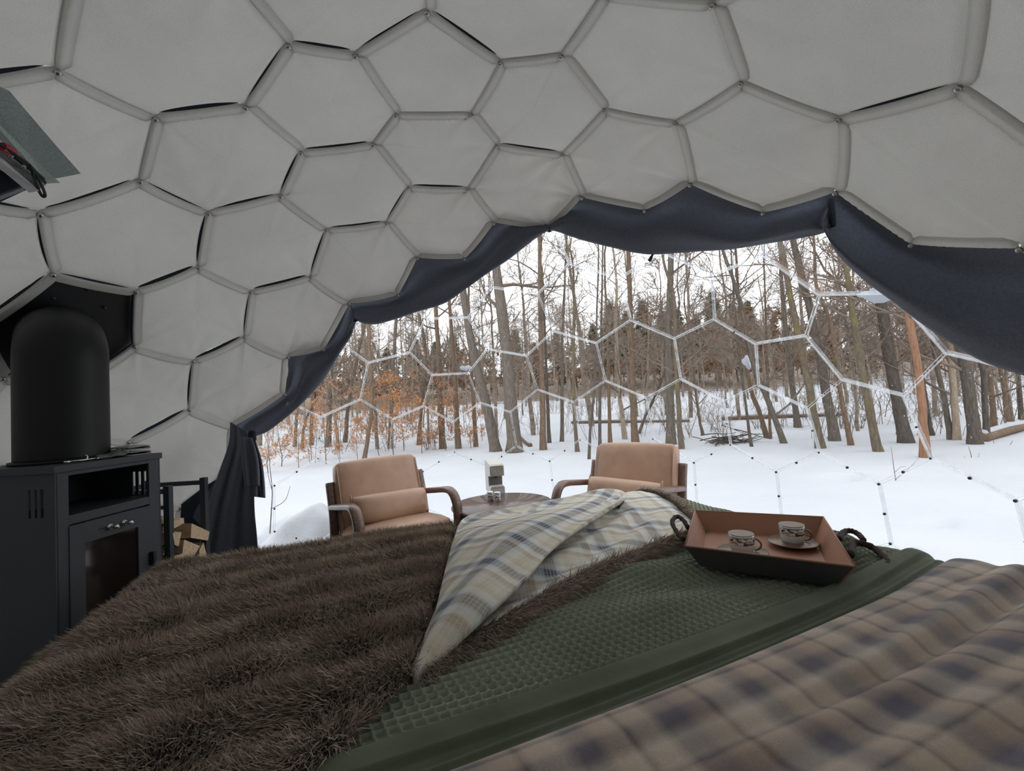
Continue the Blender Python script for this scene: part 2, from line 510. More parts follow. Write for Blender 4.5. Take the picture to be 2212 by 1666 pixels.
def panel_mesh(fi):
    ring = FACES[fi]; nrm = FDIR[fi]
    pts, gaps = [], []
    for a, b in zip(ring, ring[1:] + ring[:1]):
        P, e = edge_pts(a, b)
        u = np.linspace(0, 1, ND + 1)
        lens = (4 * u * (1 - u))
        toward = LV[ring].mean(0) - P[ND // 2]
        under = e['low'] @ toward > 0
        if not all(f in liner_set for f in EDGE[(min(a, b), max(a, b))]): under = True
        inn = e['low'] if e['low'] @ toward > 0 else -e['low']
        if under: P = P + inn * (0.024 * np.clip(lens / 0.3, 0, 1))[:, None]      # ends under the tape
        elif e['gap'] > 0.012: P = P + inn * (0.4 * e['gap'] * lens ** 0.7)[:, None]                # gapes away from the tape
        pts.append(P[:-1]); gaps.append((0.15 if under else 0.5) * e['gap'] * (lens ** 0.6)[:-1])
    E = np.vstack(pts); G = np.concatenate(gaps); m = len(E)
    C = LV[ring].mean(0)
    rs = np.array([0.12, 0.25, 0.38, 0.5, 0.61, 0.71, 0.8, 0.87, 0.915, 0.945, 0.97, 1.0])
    g = np.random.default_rng(1000 + fi)
    bulge = g.uniform(-0.004, 0.016)
    amp = g.uniform(0.004, 0.013) * (2.2 if fi in (16, 62, 58, 24) else 1.0)
    ph = g.uniform(0, 6.28, len(ring)); fr = g.uniform(7, 13, len(ring)); wt = g.uniform(0.1, 1.0, len(ring)) ** 2
    corner = LV[ring]
    R = np.linalg.norm(corner - C, axis=1).mean()
    rows = []
    for r in rs:
        P = C + r * (E - C)
        h = bulge * (1 - r * r) * np.ones(m)
        for k, c in enumerate(corner):
            d = P - c; dist = np.linalg.norm(d, axis=1); t = (C - c) / np.linalg.norm(C - c); s2 = np.cross(nrm, t)
            ang = np.arctan2(d @ s2, d @ t)
            h += amp * wt[k] * np.exp(-dist / (0.55 * R)) * np.cos(ang * fr[k] + ph[k]) * np.clip(dist / (0.2 * R), 0, 1)
        h *= np.clip((1 - r) / 0.1, 0, 1)
        out = sstep(r, 0.93, 1.0) * (G + 0.004)
        rows.append(P - nrm * h[:, None] + nrm * out[:, None])
    V = np.vstack([C[None] - nrm * bulge] + rows)
    F = [[0, 1 + (j + 1) % m, 1 + j] for j in range(m)]
    for i in range(len(rs) - 1):
        o1, o2 = 1 + i * m, 1 + (i + 1) * m
        for j in range(m):
            F.append([o1 + j, o1 + (j + 1) % m, o2 + (j + 1) % m, o2 + j])
    return V, F

ceiling = thing('ceiling', 'grey quilted fabric lining of the dome sewn from hexagon panels', None, kind='structure')
FLUE_FACE = 22
for fi in LINER:
    if fi == FLUE_FACE: continue
    put('panel', panel_mesh(fi), M['liner'], ceiling)

# the black steel plate that carries the flue replaces one hexagon
plate_n = FDIR[FLUE_FACE]
ring = FACES[FLUE_FACE]
C0 = LV[ring].mean(0)
Vp = np.vstack([C0 + (LV[ring] - C0) * 1.06 + plate_n * 0.022, C0 + (LV[ring] - C0) * 1.06 + plate_n * 0.034])
k = len(ring)
flue_plate = put('flue_plate', (Vp, [list(range(k))[::-1], list(range(k, 2 * k))] + [[i, (i + 1) % k, k + (i + 1) % k, k + i] for i in range(k)]), M['black_metal'], ceiling, smooth=False)
flue_plate['label'] = 'black steel hexagon plate around the stove flue'

# seam tape along every edge of the lining
PROF = [(-0.003, -0.012), (-0.002, 0.004), (0.001, 0.0068), (0.005, 0.0074), (0.017, 0.0068), (0.028, 0.0066), (0.032, 0.0052), (0.0335, -0.006)]
for (a, b), e in EC.items():
    fs = EDGE[(a, b)]
    if max(LV[a][2], LV[b][2]) < 0.05: continue
    P = smooth_curve(e['pts'], 25); n = e['n']; low = e['low']
    if not all(f in liner_set for f in fs):               # hem towards the window: tape turned onto the panel
        fc = FDIR[[f for f in fs if f in liner_set][0]]
        if low @ (fc * RAD * SCL + CEN - P[12]) < 0: low = -low
    t = np.gradient(P, axis=0); t /= np.linalg.norm(t, axis=1, keepdims=True)
    lo = low - (t @ low)[:, None] * t; lo /= np.linalg.norm(lo, axis=1, keepdims=True)
    u = np.linspace(0, 1, len(P)); trim = np.clip(np.minimum(u, 1 - u) / 0.045, 0.45, 1)
    V = []
    for q, (w, h) in enumerate(PROF):
        hh = np.full(len(P), h)
        if e['pucker'] and h > 0.005: hh = hh + 0.0022 * np.sin(u * 70 + q * 1.1)
        V.append(P + lo * (w * trim)[:, None] - n * hh[:, None] + n * (0.5 * e['gap'] * (4 * u * (1 - u)) ** 0.6)[:, None] * (1.0 if q == 0 else 0.0))
    if all(f in liner_set for f in fs):       # dark strip added to draw the shade in a seam and stop light leaks
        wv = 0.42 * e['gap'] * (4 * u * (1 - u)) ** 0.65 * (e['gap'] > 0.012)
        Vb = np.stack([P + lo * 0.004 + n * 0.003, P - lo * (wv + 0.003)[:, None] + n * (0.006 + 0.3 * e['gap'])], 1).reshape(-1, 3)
        put('seam_shade_strip', (Vb, grid_faces(len(P), 2)), M['navy_dark'], ceiling)
    put('seam_tape', (np.stack(V, 1).reshape(-1, 3), grid_faces(len(P), len(PROF))), M['tape'], ceiling)

# screw rivets at the corners
rv = lathe([(0, 0.0065), (0.004, 0.006), (0.0075, 0.0045), (0.0095, 0.001), (0.0095, -0.004)], 14)
me_rivet = mesh_np('rivet', *rv); me_rivet.materials.append(M['steel'])
def zaxis(n):
    return Vector(tuple(map(float, n))).to_track_quat('Z', 'Y')
used_corners = {k for fi in LINER for k in FACES[fi]}
for k in used_corners:
    if LV[k][2] < 0.1: continue
    n = (CEN - LV[k]) / np.linalg.norm(CEN - LV[k])
    o = link('rivet', me_rivet, None, ceiling, LV[k] + n * 0.0095 + np.array([0, 0, -0.005]))
    o.rotation_mode = 'QUATERNION'; o.rotation_quaternion = zaxis(n)

# clear panes of the picture window
window = thing('window_1', 'clear honeycomb panes of the dome facing the snowy woods', None, kind='structure')
for fi in WINDOW:
    ring = FACES[fi]; n = FDIR[fi]
    P = WV[ring].copy(); P[:, 2] = np.maximum(P[:, 2], -0.02)
    C = P.mean(0)
    d = P - C; L = np.linalg.norm(d, axis=1, keepdims=True)
    if L.max() < 0.05: continue
    q = C + d * (1 - 0.0045 / L)
    me = mesh_np('pane', q + n * 0.0, [list(range(len(q)))], smooth=False)
    pane = link('pane', me, M['pane'], window)
    k = len(q)
    dep, lip = 0.014, 0.0022
    inn = lambda w: C + (q - C) * (1 - w / L)
    V = np.vstack([q, q + n * dep, inn(lip) + n * dep, inn(lip), inn(lip) + n * 0.002, q - n * 0.002, inn(lip) - n * 0.002])
    F = []
    mi = []
    for i in range(k):
        j = (i + 1) % k
        F += [[i, j, k + j, k + i], [2 * k + i, 2 * k + j, 3 * k + j, 3 * k + i], [k + i, k + j, 2 * k + j, 2 * k + i], [5 * k + i, 5 * k + j, 6 * k + j, 6 * k + i]]
        mi += [0, 0, 1, 1]
    fl = put('flange', (V, F), [M['flange_wall'], M['flange']], pane, smooth=False)
    fl.data.polygons.foreach_set('material_index', mi)
bv = lathe([(0, 0.008), (0.006, 0.007), (0.0085, 0.003), (0.0085, -0.006)], 10)
me_bolt = mesh_np('bolt', *bv); me_bolt.materials.append(M['bolt'])
me_bolt2 = me_bolt.copy(); me_bolt2.materials.clear(); me_bolt2.materials.append(M['bolt_clear'])
wset = set(WINDOW)
wedges = [(a, b) for (a, b), fs in EDGE.items() if all(f in wset for f in fs)]
bolt_at = [WV[a] * 0.5 + WV[b] * 0.5 for a, b in wedges] + [WV[k] for k in {k for e in wedges for k in e}]
for P in bolt_at:
    if P[2] < 0.05: continue
    n = (CEN - P) / np.linalg.norm(CEN - P)
    o = link('bolt', me_bolt if (P[2] < 1.0 or rng.random() < 0.06) else me_bolt2, None, window, P + n * 0.002)
    s = 0.6 if P[2] > 0.75 else 0.8
    o.scale = (s, s, s); o.rotation_mode = 'QUATERNION'; o.rotation_quaternion = zaxis(n)
# snow clinging to the outside of the panes
def clump(px, py, w, h, seed, r=1.02):
    g = np.random.default_rng(seed); a = np.linspace(0, 2 * np.pi, 18, endpoint=False)
    rad = 1 + 0.3 * np.sin(a * 2 + g.uniform(0, 6)) + 0.22 * np.sin(a * 3 + g.uniform(0, 6)) + 0.12 * np.sin(a * 5 + g.uniform(0, 6))
    rows = []
    for rr, lift in ((1.0, 0.0), (0.9, 0.012), (0.6, 0.018), (0.2, 0.02)):
        P = np.array([on_sphere(px + rr * q * w / 2 * math.cos(t), py + rr * q * h / 2 * math.sin(t), r) for q, t in zip(rad, a)])
        nn = (P - CEN) / np.linalg.norm(P - CEN, axis=1, keepdims=True)
        rows.append(P + nn * lift)
    V = np.vstack(rows); m = 18
    F = [[i * m + j, i * m + (j + 1) % m, (i + 1) * m + (j + 1) % m, (i + 1) * m + j] for i in range(3) for j in range(m)]
    F += [list(range(m))[::-1], [3 * m + j for j in range(m)]]
    return V, F
for (px, py, w, h, lab) in ((1898, 636, 90, 30, 'patch of snow stuck to the pane beside the right drape'), (1612, 783, 16, 26, 'lump of snow on the seam right of the armchair backrest'), (1006, 796, 20, 11, 'small lump of snow clinging high on the pane above the coffee machine')):
    tag(put('snow_clump', clump(px, py, w, h, px), M['snowclump']), lab, 'snow', 'snow stuck to the panes')

# ------------------------------------------------------------------ floor and snow
t = NT('floor_boards'); co = t.coord(); mp = t.mapping(co, (1, 8, 1))
fc = t.ramp(t.noise(mp, 6, 6), [(0.3, srgb(70, 56, 44)), (0.7, srgb(112, 92, 74))])
M['floor'] = t.done(t.pbsdf(fc, 0.5, 0, 0.4, t.bump(t.noise(mp, 20, 4), 0.2, 0.003)))
floor = thing('floor', 'wooden board floor under the dome', None, kind='structure')
for i in range(-14, 15):
    x = i * 0.15
    if abs(x) > 2.2: continue
    L = math.sqrt(2.22 ** 2 - x * x)
    put('plank', box((x, 0, -0.02), (0.146, 2 * L, 0.03), 0.003), M['floor'], floor, smooth=False)
tag(put('floor_deck', lathe([(0, -0.27), (2.3, -0.27), (2.3, -0.036), (0, -0.036)], 64), simple('deck_timber', srgb(88, 76, 64)), smooth=False), kind='structure')

HN1, HN2, HN3 = Noise(3, 12, 0.05, 0.16), Noise(4, 14, 0.3, 0.9), Noise(5, 16, 1.2, 3.0)
def terrain(x, y):
    """snow surface height around the dome, floor of the dome = 0"""
    d = np.hypot(x, y)
    z = -0.26 + 0.05 * HN1(x, y) + 0.02 * HN2(x, y)
    z = z + 0.006 * HN3(x, y) * (d < 30)
    far = np.clip(y + 0.25 * np.abs(x) - 15, 0, None)
    z = z + 0.9 * (1 - np.exp(-far / 10)) * 0.9 + 0.03 * far
    z = z + 4.2 * sstep(y, 42, 85) + 0.5 * HN1(x * 1.3, y * 1.3) * sstep(y, 20, 60)
    # bank of drifted snow against the foot of the dome
    az = np.degrees(np.arctan2(x, y))
    bank = np.exp(-((d - 2.75) / 0.45) ** 2)
    z = z + bank * (0.56 * np.exp(-((az + 36) / 13) ** 2) + 0.40 * np.exp(-((az - 70) / 9) ** 2) + 0.05) * (1 + 0.35 * HN3(x * 2, y * 2) + 0.22 * HN3(x * 5, y * 5 + 3) + 0.1 * HN3(x * 11, y * 11))
    # hollows melted round old stems
    for hx, hy, hr, hd in HOLES:
        z = z - hd * np.exp(-(((x - hx) ** 2 + (y - hy) ** 2) / hr ** 2) ** 2)
    return z
HOLES = []
for px, py, hr, hd in ((1812, 1030, 0.22, 0.16), (2028, 1126, 0.12, 0.06), (1180, 1030, 0.16, 0.05), (605, 1045, 0.2, 0.06), (760, 1030, 0.16, 0.06), (1340, 1005, 0.2, 0.05)):
    P = on_z(px, py, -0.25); HOLES.append((P[0], P[1], hr, hd))

def ground_hit(px, py):
    d = ray(px, py)
    t0, t1 = 2.0, 90.0
    ts = np.linspace(3.2, 90, 700)
    P = CAM + ts[:, None] * d
    below = P[:, 2] < terrain(P[:, 0], P[:, 1])
    if not below.any(): return P[-1]
    return P[int(np.argmax(below))]

def ground_mesh():
    # polar grid round the dome, fine near, coarse far
    rr = np.concatenate([np.linspace(2.32, 4.2, 60), np.geomspace(4.3, 130, 150)])
    aa = np.radians(np.linspace(-100, 125, 420))
    Rr, Aa = np.meshgrid(rr, aa, indexing='ij')
    x = Rr * np.sin(Aa); y = Rr * np.cos(Aa)
    z = terrain(x, y)
    V = np.stack([x, y, z], -1).reshape(-1, 3)
    return V, grid_faces(len(rr), len(aa))[:, ::-1]
t = NT('snow'); co = t.coord()
sc_ = t.ramp(t.noise(co, 0.6, 6), [(0.25, srgb(187, 191, 196)), (0.7, srgb(197, 200, 204))])
nz = t.noise(co, 9.0, 6, 0.6)
litter = t.ramp(t.noise(co, 30, 3, 0.7), [(0.76, (0, 0, 0, 1)), (0.79, (1, 1, 1, 1))])
sc_ = t.mix(t.math('MULTIPLY', litter, 0.35), sc_, srgb(150, 130, 112))
# far hillside: leaf litter and scrub show through the snow beyond the first trees
sy = t.n('ShaderNodeSeparateXYZ'); t.l(co, sy.inputs[0])
fy = t.n('ShaderNodeMapRange'); t.l(sy.outputs[1], fy.inputs[0])
for k_, v_ in zip((1, 2, 3, 4), (30.0, 62.0, 0.0, 1.0)): fy.inputs[k_].default_value = v_
patch = t.ramp(t.math('ADD', t.noise(t.mapping(co, (0.5, 1, 1)), 0.5, 5, 0.65), t.math('MULTIPLY', fy.outputs[0], 0.55)), [(0.62, (0, 0, 0, 1)), (0.74, (1, 1, 1, 1))])
scrub = t.ramp(t.noise(co, 1.4, 6, 0.7), [(0.3, srgb(104, 94, 84)), (0.7, srgb(150, 134, 118))])
sc_ = t.mix(t.math('MULTIPLY', patch, t.math('MINIMUM', t.math('MULTIPLY', fy.outputs[0], 3.0), 1.0)), sc_, scrub)
M['snow'] = t.done(t.pbsdf(sc_, 0.85, 0, 0.2, t.bump(nz, 0.35, 0.03, t.bump(t.noise(co, 60, 4), 0.2, 0.004))))
tag(put('ground', ground_mesh(), M['snow']), 'deep snow on the ground outside rising to a wooded hill', kind='structure')

# ------------------------------------------------------------------ navy curtains tied back along the window
def to_sphere(px, r):
    return np.array([on_sphere(x, y, rr) for (x, y), rr in zip(px, r)])

def swag(top, bot, n, m, r_top, r_bot, folds, fold_amp, bulge=0.03, ties=(0.0, 1.0), seed=0, lift=26):
    """cloth between an upper line (tucked behind the lining) and a lower, free hem; all points on spheres inside the shell"""
    T = smooth_curve(top, n); B = smooth_curve(bot, n)
    T = T + np.array([0, -lift])
    g = np.random.default_rng(seed); u = np.linspace(0, 1, n)
    rows = []
    ph = g.uniform(0, 6.28, 4)
    for b in np.linspace(0, 1, m):
        px = T * (1 - b) + B * b
        r = r_top + (r_bot - r_top) * sstep(b, 0.25, 0.85)
        P = np.array([on_sphere(x, y, r) for x, y in px])
        nn = (CEN - P) / np.linalg.norm(CEN - P, axis=1, keepdims=True)
        gather = np.min([np.abs(u - t_) for t_ in ties], axis=0)
        w = sstep(b, 0.35, 0.6)
        amp = fold_amp * w * np.clip(gather / 0.12, 0.35, 1.0)
        f = np.sin(2 * np.pi * folds * b + ph[0] + 1.3 * np.sin(2.2 * np.pi * u + ph[1])) * 0.7 + 0.5 * np.sin(2 * np.pi * folds * 0.55 * b + ph[2] + 3 * u)
        h = amp * f + bulge * np.sin(np.pi * b) * w
        rows.append(P + nn * h[:, None])
    # rolled hem
    P, nn = rows[-1], (CEN - rows[-1]) / np.linalg.norm(CEN - rows[-1], axis=1, keepdims=True)
    up = rows[-4] - rows[-1]; up /= np.linalg.norm(up, axis=1, keepdims=True) + 1e-9
    rows.append(P - nn * 0.014 + up * 0.004); rows.append(P - nn * 0.020 + up * 0.03)
    V = np.stack(rows, 1).reshape(-1, 3)
    return V, grid_faces(n, len(rows))

def cloth_obj(name, vf, mat, parent=None, thick=0.004):
    o = put(name, vf, mat, parent)
    md = o.modifiers.new('thickness', 'SOLIDIFY'); md.thickness = thick; md.offset = 0
    return o

cl = thing('curtain', 'navy blackout curtain tied back in two swags beside the stove', 'curtain', group='curtains round the window')
cloth_obj('swag', swag([(1187, 492), (1067, 479), (1004, 557), (901, 555), (860, 636), (754, 654), (748, 676)],
                       [(1187, 496), (1150, 519), (1100, 557), (1058, 584), (1010, 619), (960, 653), (900, 671), (850, 688), (812, 699), (785, 698), (768, 690)], 60, 26, 0.99, 0.955, 2.2, 0.012, seed=3), M['navy'], cl)
cloth_obj('swag', swag([(748, 668), (720, 735), (699, 754), (622, 770), (615, 851), (504, 918), (488, 945)],
                       [(770, 690), (757, 725), (738, 756), (715, 796), (690, 831), (650, 871), (610, 905), (575, 931), (546, 944)], 60, 24, 0.99, 0.955, 2.6, 0.013, seed=5), M['navy'], cl)

def hang(left, right, n, m, depth_l, depth_r, folds, amp, seed=0, gather=True):
    """hanging cloth: left and right outline (pixels, top to bottom) with distances"""
    Lp = smooth_curve(left, n); Rp = smooth_curve(right, n)
    rows = []
    for i in range(n):
        a = at_depth(*Lp[i], depth_l + 0.0 * i); b = at_depth(*Rp[i], depth_r)
        u = np.linspace(0, 1, m)[:, None]
        P = a + (b - a) * u
        s = i / (n - 1)
        k = (0.5 + 0.5 * sstep(s, 0, 0.35)) if gather else 1.0
        view = (P.mean(0) - CAM); view /= np.linalg.norm(view)
        h = amp * k * (np.sin(2 * np.pi * folds * u[:, 0] + 0.6 * math.sin(3 * s + seed)) + 0.4 * np.sin(2 * np.pi * folds * 1.9 * u[:, 0] + seed))
        rows.append(P - view[None] * h[:, None])
    return np.vstack(rows), grid_faces(n, m)
dC = 2.62
cloth_obj('tail', hang([(498, 912), (494, 960), (470, 1030), (446, 1110), (420, 1240), (415, 1330)], [(546, 940), (552, 990), (549, 1060), (550, 1110), (556, 1180), (562, 1330)], 40, 60, dC + 0.02, dC - 0.06, 2.4, 0.012, 2), M['navy'], cl)
cloth_obj('loose_end', hang([(538, 944), (540, 980), (546, 1040), (548, 1073)], [(550, 947), (565, 995), (571, 1040), (573, 1076)], 24, 24, dC - 0.10, dC - 0.07, 1.5, 0.010, 4), M['navy'], cl)
cloth_obj('tail_fold', hang([(520, 944), (522, 990), (527, 1030), (530, 1052)], [(545, 946), (556, 985), (560, 1015), (561, 1050)], 20, 20, dC - 0.12, dC - 0.11, 1.5, 0.008, 5), M['navy'], cl)
# knots where the cloth is tied
for px, py, r, s in ((768, 688, 0.955, 0.022), (545, 942, 0.94, 0.03), (1187, 496, 0.965, 0.014)):
    P = on_sphere(px, py, r) if px != 545 else at_depth(545, 942, dC - 0.09)
    put('tie', shift(rbox((s * 1.4, s, s * 2.2), s * 0.45, 4), P), M['navy_dark'], cl)
# blackout panel behind the tail
bk = []
for px in ((504, 985), (505, 1015), (440, 1052), (392, 1090), (388, 1150), (380, 1260), (500, 1260), (500, 1100)):
    bk.append(on_sphere(px[0], px[1], 0.965))
cloth_obj('backing', (np.array(bk), [list(range(len(bk)))]), M['navy_dark'], cl)
put('care_label', (np.array([at_depth(617, 874, 2.74), at_depth(621, 868, 2.74), at_depth(625, 871, 2.74), at_depth(620, 877, 2.74)]), [[0, 1, 2, 3]]), simple('white_label', srgb(150, 155, 165)), cl)

cc = thing('curtain', 'navy blackout curtain swagged across the top of the window', 'curtain', group='curtains round the window')
cloth_obj('swag', swag([(1187, 492), (1257, 424), (1393, 452), (1491, 395), (1650, 457), (1806, 412), (1800, 470)],
                       [(1189, 497), (1212, 501), (1260, 516), (1320, 531), (1380, 545), (1420, 549), (1500, 545), (1580, 540), (1640, 531), (1700, 522), (1750, 512), (1788, 500)], 80, 26, 0.99, 0.955, 1.6, 0.011, seed=8), M['navy'], cc)
put('tie', shift(rbox((0.02, 0.02, 0.11), 0.008, 4), on_sphere(1797, 460, 0.965)), M['navy_dark'], cc)
put('toggle', tube([on_sphere(1411, 548, 0.955), on_sphere(1403, 563, 0.95)], [0.005, 0.011], 8), M['black_metal'], cc)

cr = thing('curtain', 'dark blackout drape hanging down the right side of the window', 'curtain', group='curtains round the window')
cloth_obj('drape', swag([(1800, 440), (1806, 412), (1880, 470), (1970, 525), (2100, 545), (2212, 540), (2400, 560), (2600, 600)],
                        [(1788, 495), (1790, 518), (1806, 548), (1840, 583), (1880, 617), (1930, 652), (1990, 694), (2060, 738), (2130, 777), (2212, 806), (2330, 850), (2480, 930), (2600, 1010)], 80, 26, 0.99, 0.94, 0.8, 0.012, bulge=0.05, ties=(0.0,), seed=11), M['navy'], cr)
Pe = on_sphere(2590, 985, 0.945)
tl = []
for i in range(24):
    z_ = Pe[2] + 0.08 - (Pe[2] + 0.05) * i / 23; w_ = 0.10 + 0.07 * sstep(i / 23, 0.1, 0.7)
    for j in range(30):
        a_ = j / 29 * 2 - 1
        tl.append((Pe[0] - 0.03 + 0.02 * math.sin(8 * a_ + 0.4), Pe[1] - 0.06 + a_ * w_, z_))
cloth_obj('tail', (np.array(tl), grid_faces(24, 30)), M['navy'], cr)

# ------------------------------------------------------------------ bed (axes: s across, t towards the foot)
BA = math.radians(22)
E1 = np.array([math.cos(BA), math.sin(BA), 0]); E2 = np.array([-math.sin(BA), math.cos(BA), 0])
ZB = 0.64
def bed(s, t, z):
    return np.asarray(s)[..., None] * E1 + np.asarray(t)[..., None] * E2 + np.asarray(z)[..., None] * np.array([0, 0, 1.0])
def st(px, py, z=ZB):
    P = on_z(px, py, z); return float(P @ E1), float(P @ E2)
S0, S1, T1, T0 = -0.99, 1.24, 0.40, -1.72

def wrap(u, edge, r, sign=1):
    """cloth coordinate u running past an edge: rounds over with radius r, then hangs; returns position and drop"""
    d = sign * (u - (edge - sign * r))
    a = np.clip(d / r, 0, np.pi / 2)
    over = np.clip(d - r * np.pi / 2, 0, None)
    pos = np.where(d > 0, edge - sign * r + sign * (r * np.sin(a) + 0.08 * over), u)
    drop = np.where(d > 0, r * (1 - np.cos(a)) + over, 0)
    return pos, drop

def drape(s, t, lift=0.0, rs=0.16, rt=0.12):
    s1, d1 = wrap(s, S1 + lift, rs, 1); s1, d0 = wrap(s1, S0 - lift, 0.10, -1)
    t1, dt = wrap(t, T1 + lift, rt, 1)
    d = np.maximum(np.maximum(d1, d0), dt)
    d = np.where((d1 > 0) & (dt > 0), np.hypot(d1, dt), d)
    d = np.where((d0 > 0) & (dt > 0), np.hypot(d0, dt), d)
    return s1, t1, ZB + lift - np.minimum(d, 0.5)

bd = thing('bed', 'low wide bed with thick mattress under the blankets', 'bed', tuple(bed(0.12, -0.68, 0.0)), BA)
put('mattress', shift(rbox((2.02, 2.02, 0.27), 0.06, 6), (0, 0, 0.47)), simple('mattress_ticking', srgb(150, 148, 140), 0.9), bd)
put('base', shift(box((0, 0, 0), (2.0, 2.0, 0.30), 0.01), (0, 0, 0.18)), simple('bed_base_wood', srgb(60, 46, 36), 0.6), bd, smooth=False)
for sx in (-1, 1):
    for sy in (-1, 1):
        put('foot', box((sx * 0.9, sy * 0.9, 0.015), (0.08, 0.08, 0.03)), M['black_metal'], bd, smooth=False)

# --- olive waffle blanket: the cells are real relief
wn_a, wn_b, wn_c = Noise(21, 12, 4, 12), Noise(22, 12, 1.2, 3.5), Noise(23, 10, 10, 22)
def bed_lumps(s, t):
    """soft unevenness of everything that lies on the bed"""
    z = 0.012 * wn_b(s, t) + 0.02 * np.exp(-((s - 0.85) / 0.35) ** 2 - ((t - 0.18) / 0.22) ** 2) + 0.012 * np.exp(-((s - 1.0) / 0.3) ** 2 - ((t + 0.45) / 0.25) ** 2)
    return z
def waffle_z(s, t):
    z = bed_lumps(s, t)
    band = sstep(s, -0.2, 0.3)
    z = z + 0.011 * np.sin(26 * (t + 0.12 * s) + 2.2 * wn_b(s * 2, t * 2)) * band * sstep(t, -0.8, -0.62) * (1 - sstep(t, -0.3, -0.05))
    z = z + 0.004 * wn_a(s, t)
    # pressed flat where the throw lies on it
    z = z - 0.024 * sstep(t - np.interp(s, [-0.26, 0.12, 0.48, 0.76, 0.93, 1.06, 1.12], [-0.67, -0.5, -0.385, -0.335, -0.16, 0.12, 0.6]), 0.0, 0.06)
    return z
hem_t = lambda s: -0.838 + 0.012 * s + 0.05 * sstep(s, 0.55, 1.3)
CELL = 0.0205; SUB = 6
s_ = np.arange(-0.46, 1.62, CELL / SUB); t_ = np.arange(-0.86, 0.62, CELL / SUB)
SS, TT = np.meshgrid(s_, t_, indexing='ij')
sw = SS + 0.004 * wn_a(SS, TT) + 0.16 * TT; tw = TT + 0.004 * wn_c(SS * .4, TT * .4)
fu = np.abs((sw / CELL) % 1 - 0.5) * 2; fv = np.abs((tw / CELL) % 1 - 0.5) * 2
rid = np.maximum(np.clip((fu - 0.42) / 0.5, 0, 1) ** 1.3, np.clip((fv - 0.42) / 0.5, 0, 1) ** 1.3)
ps, pt, pz = drape(SS, TT, 0.004)
pz = pz + waffle_z(SS, TT) + 0.0125 * rid
pz = pz - 0.024 * (1 - sstep(TT - hem_t(SS), -0.035, -0.005))                 # flat under the duvet's border
tray_c = sum(on_z(*p, 0.728) for p in ((1478, 1180), (1500, 1103), (1780, 1117), (1850, 1225))) / 4
dt_ = np.hypot(ps - tray_c @ E1, pt - tray_c @ E2)
pz = np.minimum(pz, 0.660 + 0.35 * np.clip(dt_ - 0.23, 0, None))               # and under the tray
V = bed(ps, pt, pz).reshape(-1, 3)
t = NT('olive_waffle_cotton'); co = t.coord()
wc = t.ramp(t.noise(co, 5, 4), [(0.3, srgb(134, 140, 121)), (0.7, srgb(154, 159, 140))])
M['waffle'] = t.done(t.pbsdf(wc, 0.95, 0, 0.15, t.bump(t.noise(co, 700, 3), 0.3, 0.001), 0.1))
tag(put('waffle_blanket', (V, grid_faces(len(s_), len(t_))), M['waffle'], uv=np.stack([SS, TT], -1).reshape(-1, 2)), 'olive green waffle blanket spread over the foot of the bed', 'blanket')

# --- plaid duvet with olive reverse showing along its turned edge
t = NT('olive_cotton'); co = t.coord()
oc = t.ramp(t.noise(co, 7, 4), [(0.3, srgb(88, 96, 79)), (0.7, srgb(106, 114, 95))])
M['olive'] = t.done(t.pbsdf(oc, 0.9, 0, 0.15, t.bump(t.noise(co, 500, 3), 0.3, 0.001, t.bump(t.noise(co, 16, 3), 0.3, 0.01)), 0.1))
dv = [(0.0, srgb(199, 180, 164)), (0.10, srgb(212, 194, 175)), (0.16, srgb(103, 98, 107)), (0.27, srgb(94, 91, 105)), (0.33, srgb(159, 138, 125)), (0.42, srgb(186, 162, 143)), (0.455, srgb(107, 91, 82)), (0.50, srgb(199, 183, 167)), (0.62, srgb(218, 204, 186)), (0.70, srgb(118, 112, 118)), (0.78, srgb(109, 103, 112)), (0.84, srgb(194, 170, 148)), (0.93, srgb(210, 191, 172)), (0.96, srgb(116, 103, 96)), (1.0, srgb(199, 180, 164))]
M['duvet'] = plaid_mat('brown_navy_plaid_flannel', dv, (0.30, 0.24), 0.0016, soft=0.012, sheen=0.35)
edge_t = lambda s: -0.945 + 0.045 * sstep(s, 0.0, 1.3) + 0.05 * sstep(s, 0.7, 1.4)
duvet = thing('duvet', 'brown and navy plaid duvet folded back at the head of the bed', 'duvet')
dn1, dn2 = Noise(31, 12, 1.0, 3.0), Noise(32, 10, 5, 12)
def duvet_z(s, t):
    d = edge_t(s) - t                                # distance from the free edge
    edge = 0.030 * np.sqrt(np.clip(1 - (1 - np.clip(d / 0.03, 0, 1)) ** 2, 0, 1))
    z = 0.004 + edge + 0.035 * sstep(d, 0.0, 0.35) + 0.014 * dn1(s, t) * sstep(d, 0.02, 0.2)
    # long creases running across the bed
    for t0, dep, wid, slope in ((-1.075, 0.020, 0.020, 0.03), (-1.02, 0.008, 0.018, 0.05), (-1.17, 0.010, 0.03, -0.04), (-1.27, 0.012, 0.03, 0.06), (-1.36, 0.010, 0.03, -0.05)):
        c = t0 + slope * (s - 0.4) + 0.02 * np.sin(3.1 * s + t0 * 9)
        z = z - dep * np.exp(-((t - c) / wid) ** 2) * (0.6 + 0.4 * np.sin(2.3 * s + t0 * 30)) + 0.6 * dep * np.exp(-((t - c - 0.045) / 0.03) ** 2)
    return z + 0.0022 * dn2(s, t) * sstep(d, 0.02, 0.1)
s_ = np.linspace(-0.75, 1.95, 240); d_ = np.concatenate([np.linspace(0, 0.04, 10)[:-1], np.linspace(0.04, 0.8, 150)])
SS, DD = np.meshgrid(s_, d_, indexing='ij'); TT = edge_t(SS) - DD
ps, pt, pz = drape(SS, TT, 0.03)
pz = pz - 0.03 + duvet_z(SS, TT)
